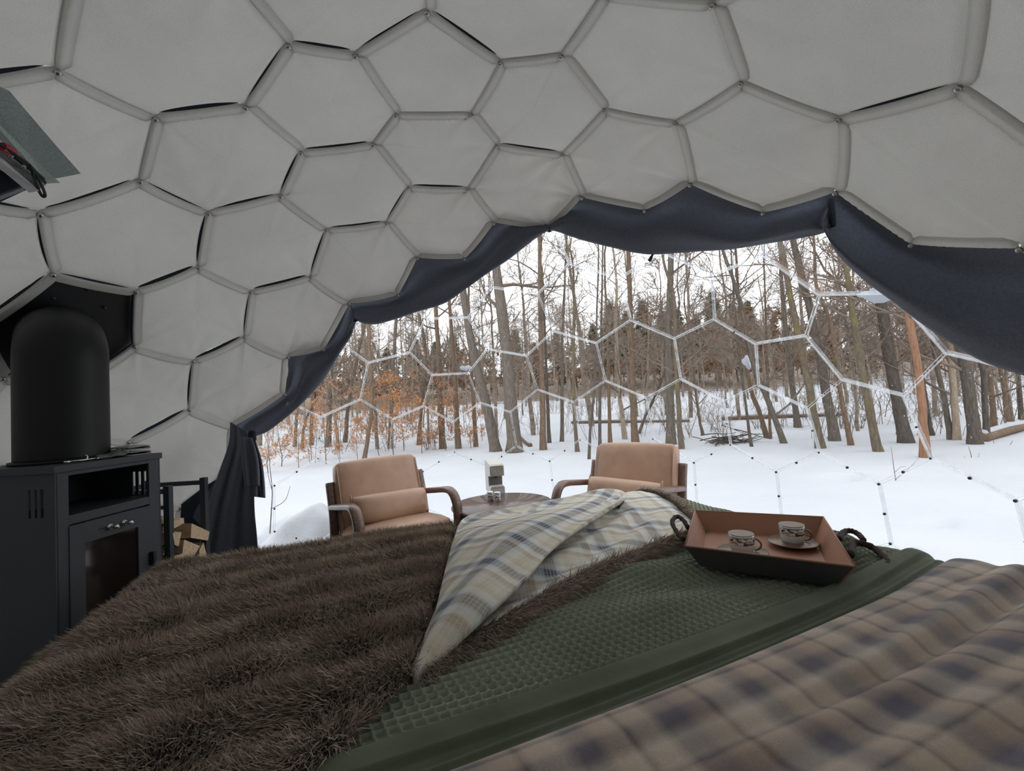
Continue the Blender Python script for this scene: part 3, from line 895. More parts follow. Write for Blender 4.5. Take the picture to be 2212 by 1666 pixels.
V = bed(ps, pt, pz).reshape(-1, 3)
put('cover', (V, grid_faces(len(s_), len(d_))), M['duvet'], duvet, uv=np.stack([SS, TT], -1).reshape(-1, 2))
# olive border: a turned hem with a crease
s_ = np.linspace(-0.62, 1.8, 200); b_ = np.linspace(0, 1, 40)
SS, BB = np.meshgrid(s_, b_, indexing='ij')
TT = hem_t(SS) + (edge_t(SS) - 0.02 - hem_t(SS)) * BB
prof = 0.026 * np.sqrt(np.clip(1 - (1 - np.clip(BB / 0.14, 0, 1)) ** 2, 0, 1)) - 0.004 * sstep(BB, 0.2, 0.45)
crease = 0.44 + 0.10 * np.sin(2.6 * SS + 0.8)
prof = prof - 0.012 * sstep(BB, crease, crease + 0.05) - 0.012 * sstep(BB, 0.75, 1.0) + 0.003 * np.sin(40 * BB + 5 * SS) * sstep(BB, 0.5, 0.7)
ps, pt, pz = drape(SS, TT, 0.016)
pz = pz - 0.008 + prof + 0.7 * bed_lumps(SS, TT) * (1 - BB)
put('border', (bed(ps, pt, pz).reshape(-1, 3), grid_faces(len(s_), len(b_))), M['olive'], duvet)

# --- fur throw with a plaid lining
lin = [(0.0, srgb(211, 205, 190)), (0.10, srgb(223, 219, 207)), (0.15, srgb(189, 171, 147)), (0.24, srgb(178, 158, 132)), (0.28, srgb(242, 239, 229)), (0.38, srgb(217, 224, 230)), (0.44, srgb(87, 91, 101)), (0.58, srgb(73, 77, 87)), (0.63, srgb(205, 215, 224)), (0.72, srgb(237, 232, 221)), (0.80, srgb(209, 196, 171)), (0.90, srgb(224, 214, 193)), (1.0, srgb(228, 221, 203))]
M['lining'] = plaid_mat('cream_navy_plaid_lining', lin, (0.205, 0.185), 0.004, lines=[(0.0105, 0.0018, srgb(232, 230, 222), 0.45), (0.0105, 0.0018, srgb(226, 224, 216), 0.35)], soft=0.006, sheen=0.1, rotz=0.35)
t = NT('brown_fur'); hi = t.n('ShaderNodeHairInfo')
at_ = t.n('ShaderNodeAttribute'); at_.attribute_name = 'strand'
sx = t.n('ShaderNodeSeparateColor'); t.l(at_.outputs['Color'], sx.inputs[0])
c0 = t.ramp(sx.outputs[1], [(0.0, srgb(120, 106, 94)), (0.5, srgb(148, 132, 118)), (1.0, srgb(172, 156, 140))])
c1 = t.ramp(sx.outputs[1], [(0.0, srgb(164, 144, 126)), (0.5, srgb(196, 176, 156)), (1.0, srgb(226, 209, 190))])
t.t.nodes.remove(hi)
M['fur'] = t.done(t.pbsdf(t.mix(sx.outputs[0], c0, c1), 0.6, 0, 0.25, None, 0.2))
M['fur_skin'] = simple('fur_backing', srgb(96, 82, 70), 0.9, nscale=60)
fur = thing('fur_throw', 'brown faux fur throw with plaid lining, one corner folded back', 'throw')
fn1, fn2, fn3 = Noise(41, 14, 1.5, 4.0), Noise(42, 14, 7, 16), Noise(43, 14, 18, 40)
def fur_z(s, t):
    ridge = np.sin(2 * np.pi * (t - 0.10 * s) / 0.165 + 1.2 * fn1(s, t))
    z = 0.020 - 0.014 * sstep(s, -0.3, 0.1) * sstep(t, 0.0, 0.3) + 0.9 * bed_lumps(s, t) + 0.014 * ridge * (0.55 + 0.6 * fn1(s * 0.8 + 3, t * 0.8)) + 0.008 * fn1(s * 1.4, t * 1.4) + 0.004 * fn2(s, t)
    z = z + 0.010 * np.exp(-((s + 0.45) / 0.25) ** 2 - ((t + 0.78) / 0.15) ** 2)
    return z
# right border of the fur (bed coordinates): from the fold's tip along the fold, and towards the head
FB = np.array([(-0.62, -1.15), (-0.50, -0.95), (-0.41, -0.85), (-0.335, -0.76), (-0.265, -0.69), (-0.20, -0.52), (-0.10, -0.25), (0.02, 0.1), (0.10, 0.42), (0.16, 0.62), (0.2, 0.9)])
def fur_right(t): return np.interp(t, FB[:, 1], FB[:, 0])
def fur_point(s, t):
    ps, pt, pz = drape(s, t, 0.012)
    near = np.clip((fur_right(t) - s) / 0.03, 0, 1)
    return bed(ps, pt, pz - 0.012 + fur_z(s, t) * (0.35 + 0.65 * np.sqrt(near)))
a_ = np.linspace(0, 1, 150); t_ = np.linspace(-1.15, 0.72, 190)
AA, TT = np.meshgrid(a_, t_, indexing='ij')
SS = -1.32 + (fur_right(TT) + 1.32) * AA
put('pelt', (fur_point(SS, TT).reshape(-1, 3), grid_faces(len(a_), len(t_))), M['fur_skin'], fur)

def strands(P, D, L, W, seed):
    """tapered two-segment blades; P roots, D directions (unit), L lengths, W widths"""
    g = np.random.default_rng(seed); n = len(P)
    view = g.normal(size=(n, 3)); side = np.cross(D, view); side /= np.linalg.norm(side, axis=1, keepdims=True) + 1e-9
    bend = np.cross(D, side); bend += np.array([0, 0, -0.35]); 
    m = P + D * (L * 0.55)[:, None]
    tip = P + D * L[:, None] + bend * (L * 0.28)[:, None] * g.uniform(-0.2, 1, n)[:, None]
    w = (side * W[:, None]) * 0.5
    V = np.stack([P - w, P + w, m + w * 0.9, m - w * 0.9, tip], 1).reshape(-1, 3)
    i = np.arange(n)[:, None] * 5
    F = np.concatenate([i + np.array([[0, 1, 2]]), i + np.array([[0, 2, 3]]), i + np.array([[3, 2, 4]])], 1).reshape(-1, 3)
    return V, F

def fur_mesh(name, P, D, L, W, rnd, seed, parent):
    V, F = strands(P, D, L, W, seed)
    me = mesh_np(name, V, F, smooth=False)
    ca = me.color_attributes.new('strand', 'FLOAT_COLOR', 'POINT')
    n = len(P)
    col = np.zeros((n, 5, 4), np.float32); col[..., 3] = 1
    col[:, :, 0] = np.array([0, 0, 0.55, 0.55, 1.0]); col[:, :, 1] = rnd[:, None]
    ca.data.foreach_set('color', col.ravel())
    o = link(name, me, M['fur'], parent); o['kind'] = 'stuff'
    return o

NF = 330000
g = np.random.default_rng(77)
tt = g.uniform(-1.12, 0.66, int(NF * 1.35)); ss = g.uniform(-1.3, 0.25, len(tt))
keep = ss < fur_right(tt) - 0.004
# nothing of the far overhang or of the part behind the camera shows: thin it out there
keep &= (ss > -1.2) & ((tt < 0.5) | (g.random(len(tt)) < 0.4))
tt, ss = tt[keep][:NF], ss[keep][:NF]
P = fur_point(ss, tt); e = 0.004
du = (fur_point(ss + e, tt) - P); dvv = (fur_point(ss, tt + e) - P)
nrm = np.cross(du, dvv); nrm /= np.linalg.norm(nrm, axis=1, keepdims=True) + 1e-9
nrm *= np.sign(nrm[:, 2:3] + 1e-6) * 0 + 1
cl1 = fn2(ss * 2.2, tt * 2.2); cl2 = fn2(tt * 2.2 + 9, ss * 2.2 - 4); cl3 = fn3(ss, tt)
flow = -E2[None] * (0.6 + 0.35 * cl1)[:, None] + E1[None] * (-0.25 + 0.5 * cl2)[:, None] + E1[None] * (0.25 * cl3)[:, None]
D = nrm * g.uniform(0.35, 0.75, len(P))[:, None] + flow * 0.75 + g.normal(0, 0.13, P.shape)
D /= np.linalg.norm(D, axis=1, keepdims=True)
L = g.uniform(0.026, 0.050, len(P)) * (1 + 0.2 * cl1)
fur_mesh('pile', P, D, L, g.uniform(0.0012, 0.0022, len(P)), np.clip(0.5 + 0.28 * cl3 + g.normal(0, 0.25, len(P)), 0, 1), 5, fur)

# lining, lower layer: the throw lies pile-down here, plaid side up
LO = np.array([(-0.255, -0.675), (-0.19, -0.64), (-0.05, -0.585), (0.12, -0.50), (0.30, -0.425), (0.48, -0.385), (0.62, -0.355), (0.76, -0.335), (0.86, -0.27), (0.93, -0.16), (1.00, -0.02), (1.06, 0.12), (1.08, 0.25), (1.05, 0.36), (0.98, 0.43)])
UP = np.array([(-0.262, -0.675), (-0.20, -0.52), (-0.10, -0.28), (0.0, -0.05), (0.08, 0.15), (0.16, 0.30), (0.30, 0.38), (0.5, 0.42), (0.7, 0.44), (0.9, 0.44)])
nA, nB = 150, 60
lo_, up_ = smooth_curve(LO, nA), smooth_curve(UP, nA)
BB = np.linspace(0, 1, nB)[None, :, None]
G2 = up_[:, None] * (1 - BB) + lo_[:, None] * BB
ln1, ln2 = Noise(51, 12, 5, 11), Noise(52, 12, 14, 30)
def lining_z(s, t, b):
    z = 0.024 + 0.9 * bed_lumps(s, t) + 0.008 * np.sin(2 * np.pi * (t - 0.62 * s) / 0.15 + 2.2 * ln1(s * .4, t * .4)) * sstep(b, 0.15, 0.5) * (1 - 0.8 * sstep(s, 0.7, 0.95)) + 0.004 * ln1(s, t) + 0.0012 * ln2(s, t)
    return z - 0.016 * sstep(b, 0.93, 1.0)
s2, t2 = G2[..., 0], G2[..., 1]
ps, pt, pz = drape(s2, t2, 0.012)
zl = lining_z(s2, t2, np.broadcast_to(BB[..., 0], s2.shape))
put('lining', (bed(ps, pt, pz - 0.012 + zl).reshape(-1, 3), grid_faces(nA, nB)), M['lining'], fur, uv=G2.reshape(-1, 2))
# fur showing along its free edge
n = 42000
aa = g.uniform(0, 0.995, n) ; ii = aa * (nA - 1); i0 = ii.astype(int); fr_ = (ii - i0)[:, None]
rt = lo_[i0] * (1 - fr_) + lo_[np.minimum(i0 + 1, nA - 1)] * fr_
tg = lo_[np.minimum(i0 + 1, nA - 1)] - lo_[i0]; tg /= np.linalg.norm(tg, axis=1, keepdims=True) + 1e-9
outw = np.stack([tg[:, 1], -tg[:, 0]], -1)
off = g.uniform(-0.012, 0.022, n)
rs_, rt_ = rt[:, 0] + outw[:, 0] * off, rt[:, 1] + outw[:, 1] * off
ps, pt, pz = drape(rs_, rt_, 0.01)
hz = 0.030 * np.clip(1 - (np.clip(off, 0, 1) / 0.026) ** 2, 0, 1)
P = bed(ps, pt, pz - 0.01 + 0.9 * bed_lumps(rs_, rt_) + 0.003 + hz * g.uniform(0.1, 1, n))
D = (outw[:, :1] * E1 + outw[:, 1:] * E2) * g.uniform(0.5, 1.0, n)[:, None] + np.array([0, 0, 1.0]) * g.uniform(-0.45, 0.4, n)[:, None] + g.normal(0, 0.25, (n, 3))
D /= np.linalg.norm(D, axis=1, keepdims=True)
L = g.uniform(0.022, 0.045, n) * (0.7 + 0.6 * sstep(aa, 0.0, 0.25)) * np.where(aa > 0.6, 0.55, 1.0)
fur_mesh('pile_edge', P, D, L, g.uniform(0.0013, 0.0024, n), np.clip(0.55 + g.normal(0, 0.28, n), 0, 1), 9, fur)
# rolled pelt under that edge
u = np.linspace(0, 1, nA)
q = np.stack([lo_[:, 0], lo_[:, 1]], -1)
ps, pt, pz = drape(q[:, 0], q[:, 1], 0.01)
put('pelt_edge', tube(bed(ps, pt, pz + 0.9 * bed_lumps(q[:, 0], q[:, 1]) + 0.006), np.interp(u, [0, 0.55, 0.68, 1], [0.015, 0.015, 0.007, 0.006]), 8), M['fur_skin'], fur)

# lining, folded-back corner: a long cone with its tip towards the camera
def on_t(px, py, tv):
    d = ray(px, py); k = (tv - CAM @ E2) / (d @ E2); return CAM + k * d
def row(lp, rp, h, skew=0.35, zl=0.670, zr=0.700, n=9):
    A, B = on_z(*lp, zl), on_z(*rp, zr)
    out = []
    for b in np.linspace(0, 1, n):
        arch = (math.sin(math.pi * b ** 1.15)) ** 0.75 if 0 < b < 1 else 0
        out.append(A * (1 - b) + B * b + np.array([0, 0, h * arch]))
    return np.array(out)
rows = [row((888, 1462), (893, 1464), 0.004, zl=0.652, zr=0.652),
        row((921, 1385), (975, 1392), 0.022, zl=0.665, zr=0.672),
        row((945, 1310), (1058, 1318), 0.034),
        row((962, 1235), (1140, 1243), 0.046),
        row((976, 1180), (1208, 1172), 0.052)]
base = [on_z(988, 1140, 0.67)] + [on_t(px, py, tv) for px, py, tv in ((1003, 1124, 0.30), (1035, 1110, 0.33), (1090, 1098, 0.36), (1160, 1086, 0.38), (1230, 1076, 0.38), (1300, 1060, 0.36), (1345, 1062, 0.30))] + [on_z(1346, 1082, 0.712)]
pre = [on_z(984, 1155, 0.67)] + [on_t(px, py, tv) for px, py, tv in ((1006, 1139, 0.22), (1045, 1123, 0.25), (1100, 1112, 0.27), (1165, 1101, 0.28), (1225, 1093, 0.27), (1285, 1082, 0.24), (1318, 1086, 0.19))] + [on_z(1300, 1106, 0.708)]
curl = [p + np.array([0, 0, -0.035]) + E2 * 0.03 for p in base]
ctrl = np.array(rows + [pre, base, curl])
nU, nV = 90, 70
mid = np.array([smooth_curve(r, nV) for r in ctrl])
S = np.stack([smooth_curve(mid[:, j], nU) for j in range(nV)], 1)
cn1, cn2 = Noise(61, 12, 4, 9), Noise(62, 12, 14, 28)
sv, tv = S @ E1, S @ E2
VV = np.linspace(0, 1, nV)[None]; UU = np.linspace(0, 1, nU)[:, None]
rip = (0.006 * np.sin(2 * np.pi * (1.9 * VV - 0.2 * UU) + 0.8) * sstep(UU, 0.15, 0.5) + 0.004 * cn1(sv, tv) + 0.0012 * cn2(sv, tv)) * np.clip(np.minimum(VV, 1 - VV) / 0.08, 0, 1)
S[..., 2] += rip * (1 - 0.6 * sstep(UU, 0.8, 1.0))
# close the roll along its right-hand edge
last = S[:, -1]; inner = last + (S[:, -6] - last) * 0.25 + np.array([0, 0, -0.012]); inner2 = S[:, -10] * 1.0 + np.array([0, 0, -0.03])
S = np.concatenate([S, inner[:, None], inner2[:, None]], 1)
uvl = np.stack([sv * 0.86 - tv * 0.5, sv * 0.5 + tv * 0.86], -1)
uvl = np.concatenate([uvl, uvl[:, -1:], uvl[:, -6:-5]], 1)
fold = cloth_obj('lining_fold', (S.reshape(-1, 3), grid_faces(nU, nV + 2)), M['lining'], fur, 0.006)
li = np.empty(len(fold.data.loops), dtype=np.int32); fold.data.loops.foreach_get('vertex_index', li)
fold.data.uv_layers.new(name='UVMap').data.foreach_set('uv', uvl.reshape(-1, 2)[li].astype(np.float32).ravel())

# ------------------------------------------------------------------ wooden tray with two coffee cups
def leather(name, col, rough=0.45):
    t = NT(name); co = t.coord()
    v = t.n('ShaderNodeTexVoronoi'); v.inputs['Scale'].default_value = 320; t.l(co, v.inputs['Vector'])
    c = t.ramp(t.noise(co, 6, 4), [(0.3, tuple(x * 0.85 for x in col[:3]) + (1,)), (0.7, tuple(min(1, x * 1.1) for x in col[:3]) + (1,))])
    return t.done(t.pbsdf(c, rough, 0, 0.4, t.bump(v.outputs['Distance'], 0.15, 0.001, t.bump(t.noise(co, 25, 3), 0.15, 0.004))))
def wood(name, a, b, scale=(1, 14, 14), rough=0.4, coat=0.0):
    t = NT(name); mp = t.mapping(t.coord(), scale)
    f = t.noise(mp, 5, 6, 0.6)
    return t.done(t.pbsdf(t.ramp(f, [(0.3, a), (0.7, b)]), rough, 0, 0.4, t.bump(f, 0.12, 0.002), 0, coat))
M['tray_in'] = leather('tan_leather_tray', srgb(172, 124, 100), 0.55)
M['tray_out'] = leather('dark_tray_leather', srgb(84, 80, 84), 0.5)
M['rope'] = simple('brown_cord', srgb(62, 46, 40), 0.9, nscale=300, namt=0.2, bstr=0.6)
RIM = 0.728
rim = [on_z(*p, RIM) for p in ((1478, 1180), (1500, 1103), (1780, 1117), (1850, 1225))]
tc = sum(rim) / 4
BOT = 0.663
def toward(p, d): v = p - tc; return p - v / np.linalg.norm(v) * d
cor = []
for p in rim:
    q = toward(p, 0.052); cor.append(np.array([q[0], q[1], BOT]))
tray = thing('serving_tray', 'square leather tray with flared sides resting on the waffle blanket', 'tray', (tc[0], tc[1], BOT))
O = np.array([tc[0], tc[1], BOT])
def slab(a, b, c, d, off):
    """a thick quad: outer face abcd, inner face moved by off"""
    V = np.array([a, b, c, d, a + off, b + off, c + off, d + off])
    return V, [[0, 1, 2, 3], [7, 6, 5, 4], [0, 4, 5, 1], [1, 5, 6, 2], [2, 6, 7, 3], [3, 7, 4, 0]]
for i in range(4):
    a, b = rim[i] - O, rim[(i + 1) % 4] - O; c, d = cor[(i + 1) % 4] - O, cor[i] - O
    inn = -(a + b) / 2; inn[2] = 0; inn /= np.linalg.norm(inn)
    V, F = slab(a, b, c, d, inn * 0.004)
    w = put('side', (V, F), [M['tray_out'], M['tray_in']], tray, smooth=False)
    w.data.polygons.foreach_set('material_index', [0, 1, 1, 1, 0, 1])
    put('rim_piping', tube([a + inn * 0.002, b + inn * 0.002], 0.0026, 6), M['tray_in'], w)
V, F = slab(*[c - O for c in cor], np.array([0, 0, 0.004]))
put('bottom', (V, F), M['tray_in'], tray, smooth=False)
def cord(p0, p1, p2, p3, r=0.009):
    P = smooth_curve([p0, p1, p2, p3], 26)
    V, F = tube(P, r * (1 + 0.12 * np.sin(np.arange(26) * 1.9)), 8)
    return V, F
m = (rim[0] * 0.62 + rim[1] * 0.38 + cor[0] * 0.6 + cor[1] * 0.4) / 2
loop = lambda pts, r: tube(smooth_curve([np.asarray(p) - O for p in pts], 30), r * (1 + 0.15 * np.sin(np.arange(30) * 2.1)), 8)
put('handle', loop([on_z(1476, 1166, 0.69), on_z(1462, 1150, 0.70), on_z(1452, 1128, 0.715), on_z(1462, 1116, 0.72), on_z(1476, 1124, 0.715), on_z(1487, 1142, 0.70)], 0.0075), M['rope'], tray)
put('handle', loop([on_z(1838, 1200, 0.69), on_z(1842, 1176, 0.69), on_z(1862, 1174, 0.69), on_z(1890, 1186, 0.68), on_z(1912, 1207, 0.672), on_z(1918, 1219, 0.668), on_z(1900, 1228, 0.665)], 0.009), M['rope'], tray)
put('handle', loop([on_z(1812, 1165, 0.69), on_z(1822, 1150, 0.69), on_z(1838, 1147, 0.69), on_z(1855, 1155, 0.685), on_z(1866, 1168, 0.68)], 0.008), M['rope'], tray)

# porcelain with a painted band
def porcelain(name, pattern):
    t = NT(name); co = t.coord(); base = srgb(238, 240, 241)
    if pattern == 'bird':
        n = t.noise(t.mapping(co, (1, 1, 1.6)), 70, 3, 0.6); z = t.n('ShaderNodeSeparateXYZ'); t.l(co, z.inputs[0])
        band = t.math('MULTIPLY', t.math('GREATER_THAN', z.outputs[2], 0.034), t.math('LESS_THAN', z.outputs[2], 0.054))
        ink = t.math('MULTIPLY', t.math('GREATER_THAN', n, 0.52), band)
        line = t.math('ADD', t.math('LESS_THAN', t.math('ABSOLUTE', t.math('SUBTRACT', z.outputs[2], 0.055)), 0.0012), t.math('LESS_THAN', t.math('ABSOLUTE', t.math('SUBTRACT', z.outputs[2], 0.044)), 0.0008))
        c = t.mix(t.math('MINIMUM', t.math('ADD', ink, line), 1.0), base, srgb(74, 70, 70))
        c = t.mix(t.math('MULTIPLY', t.math('LESS_THAN', n, 0.43), band), c, srgb(176, 158, 128))
    elif pattern == 'rim':
        c = base
    else:
        n = t.noise(co, 130, 3, 0.6)
        c = t.mix(t.math('GREATER_THAN', n, 0.5), base, srgb(92, 74, 84)); c = t.mix(t.math('GREATER_THAN', n, 0.62), c, srgb(150, 140, 146))
    return t.done(t.pbsdf(c, 0.18, 0, 0.5, None, 0, 0.3))
M['cup'] = porcelain('painted_porcelain', 'bird'); M['saucer'] = porcelain('white_porcelain', 'rim'); M['mug'] = porcelain('printed_mug_china', 'floral')
M['gilt'] = simple('gilt_line', srgb(120, 104, 84), 0.35, 0.3)
def handle_path(r, z0, z1, out, ang):
    a = np.linspace(-1, 1, 15) * math.pi / 2
    x = r - 0.002 + out * np.cos(a); z = (z0 + z1) / 2 + (z1 - z0) / 2 * np.sin(a)
    return np.stack([x * math.cos(ang), x * math.sin(ang), z], -1)
def cup(label, loc, ang, group):
    c = thing('coffee_cup', label, 'cup', loc, 0, group)
    prof = [(0, 0.002), (0.022, 0.0), (0.0235, 0.003), (0.026, 0.008), (0.0325, 0.022), (0.034, 0.04), (0.0345, 0.061), (0.0335, 0.0618), (0.0325, 0.060), (0.0318, 0.04), (0.030, 0.022), (0.022, 0.008), (0, 0.006)]
    put('bowl', lathe(prof, 40), M['cup'], c)
    put('rim_line', lathe([(0.0343, 0.0600), (0.0349, 0.0610), (0.0342, 0.0622), (0.0334, 0.0622)], 40), M['gilt'], c)
    put('handle', tube(handle_path(0.034, 0.016, 0.048, 0.018, ang), 0.0026, 8), M['gilt'], c)
    return c
def saucer(label, loc, group):
    c = thing('saucer', label, 'saucer', loc, 0, group)
    put('dish', lathe([(0, 0.002), (0.026, 0.0), (0.03, 0.001), (0.05, 0.008), (0.066, 0.014), (0.0675, 0.0152), (0.066, 0.0162), (0.05, 0.0105), (0.03, 0.0045), (0, 0.0042)], 48), M['saucer'], c)
    put('rim_line', lathe([(0.0664, 0.0136), (0.0680, 0.0152), (0.0664, 0.0165)], 48), M['gilt'], c)
    return c
TF = BOT + 0.0045
pA = on_z(1604, 1197, TF + 0.006); pB = on_z(1713, 1176, TF + 0.006)
saucer('white saucer under the coffee cup nearer the tray edge', (pA[0], pA[1], TF), 'saucers on the tray')
saucer('white saucer under the coffee cup at the back of the tray', (pB[0], pB[1], TF), 'saucers on the tray')
cup('small painted porcelain cup half hidden by the near tray side', (pA[0], pA[1], TF + 0.0045), math.radians(-25), 'coffee cups on the tray')
cup('small painted porcelain cup standing on its saucer at the back of the tray', (pB[0], pB[1], TF + 0.0045), math.radians(-25), 'coffee cups on the tray')

# ------------------------------------------------------------------ armchairs
M['tan'] = leather('tan_leather', srgb(188, 152, 128), 0.36)
M['walnut'] = wood('walnut', srgb(92, 70, 60), srgb(134, 106, 92), (14, 1.5, 14), 0.35, 0.2)
M['dark_side'] = leather('dark_cushion_side', srgb(70, 58, 54), 0.5)
def armchair(label, loc, rz):
    c = thing('armchair', label, 'armchair', loc, rz, 'leather armchairs by the window')
    # local axes: x across, -y forwards
    R = rot('X', math.radians(-17))
    back = xform(rbox((0.53, 0.105, 0.48), 0.035, 8, 0.012), R); back = shift(back, (0, 0.205, 0.615))
    b = put('backrest', back, M['tan'], c)
    for s in (-1, 1):
        seam = xform(tube(np.array([(s * 0.258, -0.05, -0.21), (s * 0.260, -0.053, 0.0), (s * 0.258, -0.05, 0.21)]), 0.004, 6), R)
        put('piping', shift(seam, (0, 0.205, 0.615)), M['tan'], b)
    put('seat', shift(xform(rbox((0.53, 0.50, 0.13), 0.05, 8, 0.018), rot('X', math.radians(-4))), (0, -0.01, 0.43)), M['tan'], c)
    for s in (-1, 1):
        x = s * 0.295
        arm = smooth_curve([(x, -0.262, 0.094), (x, -0.262, 0.30), (x, -0.262, 0.52), (x, -0.246, 0.59), (x, -0.205, 0.635), (x, -0.14, 0.645), (x, 0.0, 0.626), (x, 0.14, 0.605), (x, 0.20, 0.596)], 44)
        put('arm', sweep_rect(arm, 0.056, 0.034, (1, 0, 0), 0.009), M['walnut'], c)
        put('rear_leg', sweep_rect(smooth_curve([(x, 0.235, 0.094), (x, 0.20, 0.3), (x, 0.190, 0.50), (x, 0.213, 0.62), (x, 0.25, 0.735)], 24), 0.05, 0.036, (1, 0, 0), 0.009), M['walnut'], c)
        put('side_rail', box((x * 0.97, -0.03, 0.345), (0.03, 0.44, 0.055), 0.006), M['walnut'], c, smooth=False)
    put('front_rail', box((0, -0.255, 0.345), (0.56, 0.028, 0.055), 0.006), M['walnut'], c, smooth=False)
    return c
def lumbar(label, loc, rz, tilt):
    w, h, d = 0.47, 0.18, 0.15
    n, m = 40, 24
    U, A = np.meshgrid(np.linspace(-1, 1, n), np.linspace(0, 2 * np.pi, m, endpoint=False), indexing='ij')
    pinch = np.clip(1 - np.abs(U) ** 6, 0, 1) ** 0.6
    th = d / 2 * (0.12 + 0.88 * pinch); hh = h / 2 * (0.80 + 0.20 * np.clip(1 - np.abs(U) ** 3, 0, 1))
    hh = hh * (1 + 0.04 * np.sin(9 * A) * np.abs(U) ** 8)
    ca, sa = np.cos(A), np.sin(A)
    pw = lambda v: np.sign(v) * np.abs(v) ** 0.75
    y = th * pw(ca) * (1 + 0.10 * np.sin(A * 7 + 2) * np.abs(U) ** 4)
    z = hh * pw(sa) - 0.012 * (1 - U ** 2)
    V = np.stack([U * w / 2, y, z], -1).reshape(-1, 3)
    F = [[i * m + j, i * m + (j + 1) % m, (i + 1) * m + (j + 1) % m, (i + 1) * m + j] for i in range(n - 1) for j in range(m)]
    F += [list(range(m))[::-1], [(n - 1) * m + j for j in range(m)]]
    o = thing('lumbar_pillow', label, 'pillow', loc, rz, 'lumbar pillows on the armchairs')
    put('cover', xform((V, F), rot('X', tilt)), M['tan'], o)
    for s in (-1, 1):
        a = np.linspace(0, 2 * np.pi, 24)
        P = np.stack([np.full(24, s * w / 2), 0.012 * np.cos(a), 0.088 * np.sin(a)], -1)
        put('piping', xform(tube(P, 0.0035, 6), rot('X', tilt)), M['tan'], o)
    return o
def chair_at(front, rz, label, plabel, proll=0.0, dx=0.0):
    """front: ground point midway between the front ends of the arms"""
    c, s = math.cos(rz), math.sin(rz)
    loc = (front[0] - s * 0.2, front[1] + c * 0.2, 0.0)
    K = 1.089                                  # the chairs stand beyond the foot of the bed
    far = lambda q: (CAM[0] + K * (q[0] - CAM[0]) + dx, CAM[1] + K * (q[1] - CAM[1]), 1.15 + K * (q[2] - 1.15))
    o = armchair(label, far(loc), rz)
    p = lumbar(plabel, far((loc[0] - s * 0.035, loc[1] + c * 0.035, 0.582)), rz, math.radians(-18))
    p.rotation_euler = (0, proll, rz)
    o.scale = (K, K, K); p.scale = (K, K, K)
pL = (on_z(783, 1098, 0.645) + on_z(962, 1062, 0.645)) / 2
pR = (on_z(1205, 1047, 0.645) + on_z(1375, 1070, 0.645)) / 2
chair_at(pL, math.radians(38), 'tan leather armchair with bent walnut arms left of the round table', 'tan leather lumbar pillow on the left armchair beside the stove curtain', 0.03)
chair_at(pR, math.radians(-40), 'tan leather armchair with bent walnut arms right of the round table', 'tan leather lumbar pillow on the armchair partly behind the plaid fold', 0.03, 0.06)

# ------------------------------------------------------------------ round table, coffee machine, mugs
M['table'] = wood('dark_table_veneer', srgb(78, 62, 56), srgb(104, 86, 78), (1.2, 16, 4), 0.28, 0.25)
M['table_edge'] = simple('table_base', srgb(40, 36, 36), 0.5)
TZ = 0.46
tp = on_z(1084, 1087, TZ)
tb = thing('round_table', 'round dark wood side table between the two armchairs', 'table', (tp[0], tp[1], 0))
put('top', lathe([(0, TZ - 0.026), (0.337, TZ - 0.026), (0.354, TZ - 0.016), (0.356, TZ - 0.006), (0.352, TZ), (0, TZ)], 96), M['table'], tb)
put('drum', lathe([(0.27, 0.0), (0.30, 0.02), (0.302, TZ - 0.03), (0.27, TZ - 0.03)], 64), M['table_edge'], tb)
M['cream'] = simple('cream_plastic', srgb(214, 212, 204), 0.4, nscale=20, namt=0.02, bstr=0.02)
M['grey_plastic'] = simple('grey_plastic', srgb(120, 120, 124), 0.45, nscale=20, namt=0.03)
M['dark_plastic'] = simple('dark_plastic', srgb(48, 50, 56), 0.4, nscale=20, namt=0.03)
cmp_ = on_z(1070, 1062, TZ)
cm = thing('coffee_machine', 'tall narrow cream capsule coffee machine on the round table', 'coffee machine', (cmp_[0], cmp_[1], TZ), math.radians(14))
H = 0.235
cm.scale = (1.06,) * 3
prof = [(-0.10, 0.0), (-0.10, 0.048), (-0.03, 0.052), (-0.03, 0.128), (-0.105, 0.130), (-0.103, 0.205), (-0.09, 0.216), (0.02, H - 0.004), (0.085, H), (0.10, H - 0.01), (0.105, 0.0)]
def extr(prof, w, bev=0.0):
    n = len(prof)
    V = np.array([(-w / 2, y, z) for y, z in prof] + [(w / 2, y, z) for y, z in prof])
    return V, [list(range(n)), list(range(n, 2 * n))[::-1]] + [[i, i + n, (i + 1) % n + n, (i + 1) % n] for i in range(n)]
put('body', extr(prof, 0.106), M['cream'], cm, smooth=False)
put('front_panel', box((0, -0.106, 0.166), (0.100, 0.006, 0.07), 0.002), simple('taupe_plastic', srgb(168, 164, 154), 0.4), cm, smooth=False)
put('recess', box((0, -0.032, 0.09), (0.098, 0.006, 0.074)), M['grey_plastic'], cm, smooth=False)
sp = lathe([(0, 0.0), (0.008, 0.0), (0.018, 0.016), (0, 0.016)], 16)
put('spout', shift(sp, (0, -0.07, 0.114)), M['dark_plastic'], cm)
put('drip_tray', box((0, -0.075, 0.052), (0.092, 0.06, 0.012), 0.002), M['cream'], cm, smooth=False)
put('lid_lip', box((0, -0.104, 0.2035), (0.082, 0.012, 0.006), 0.002), simple('bronze_plastic', srgb(150, 134, 112), 0.4), cm, smooth=False)
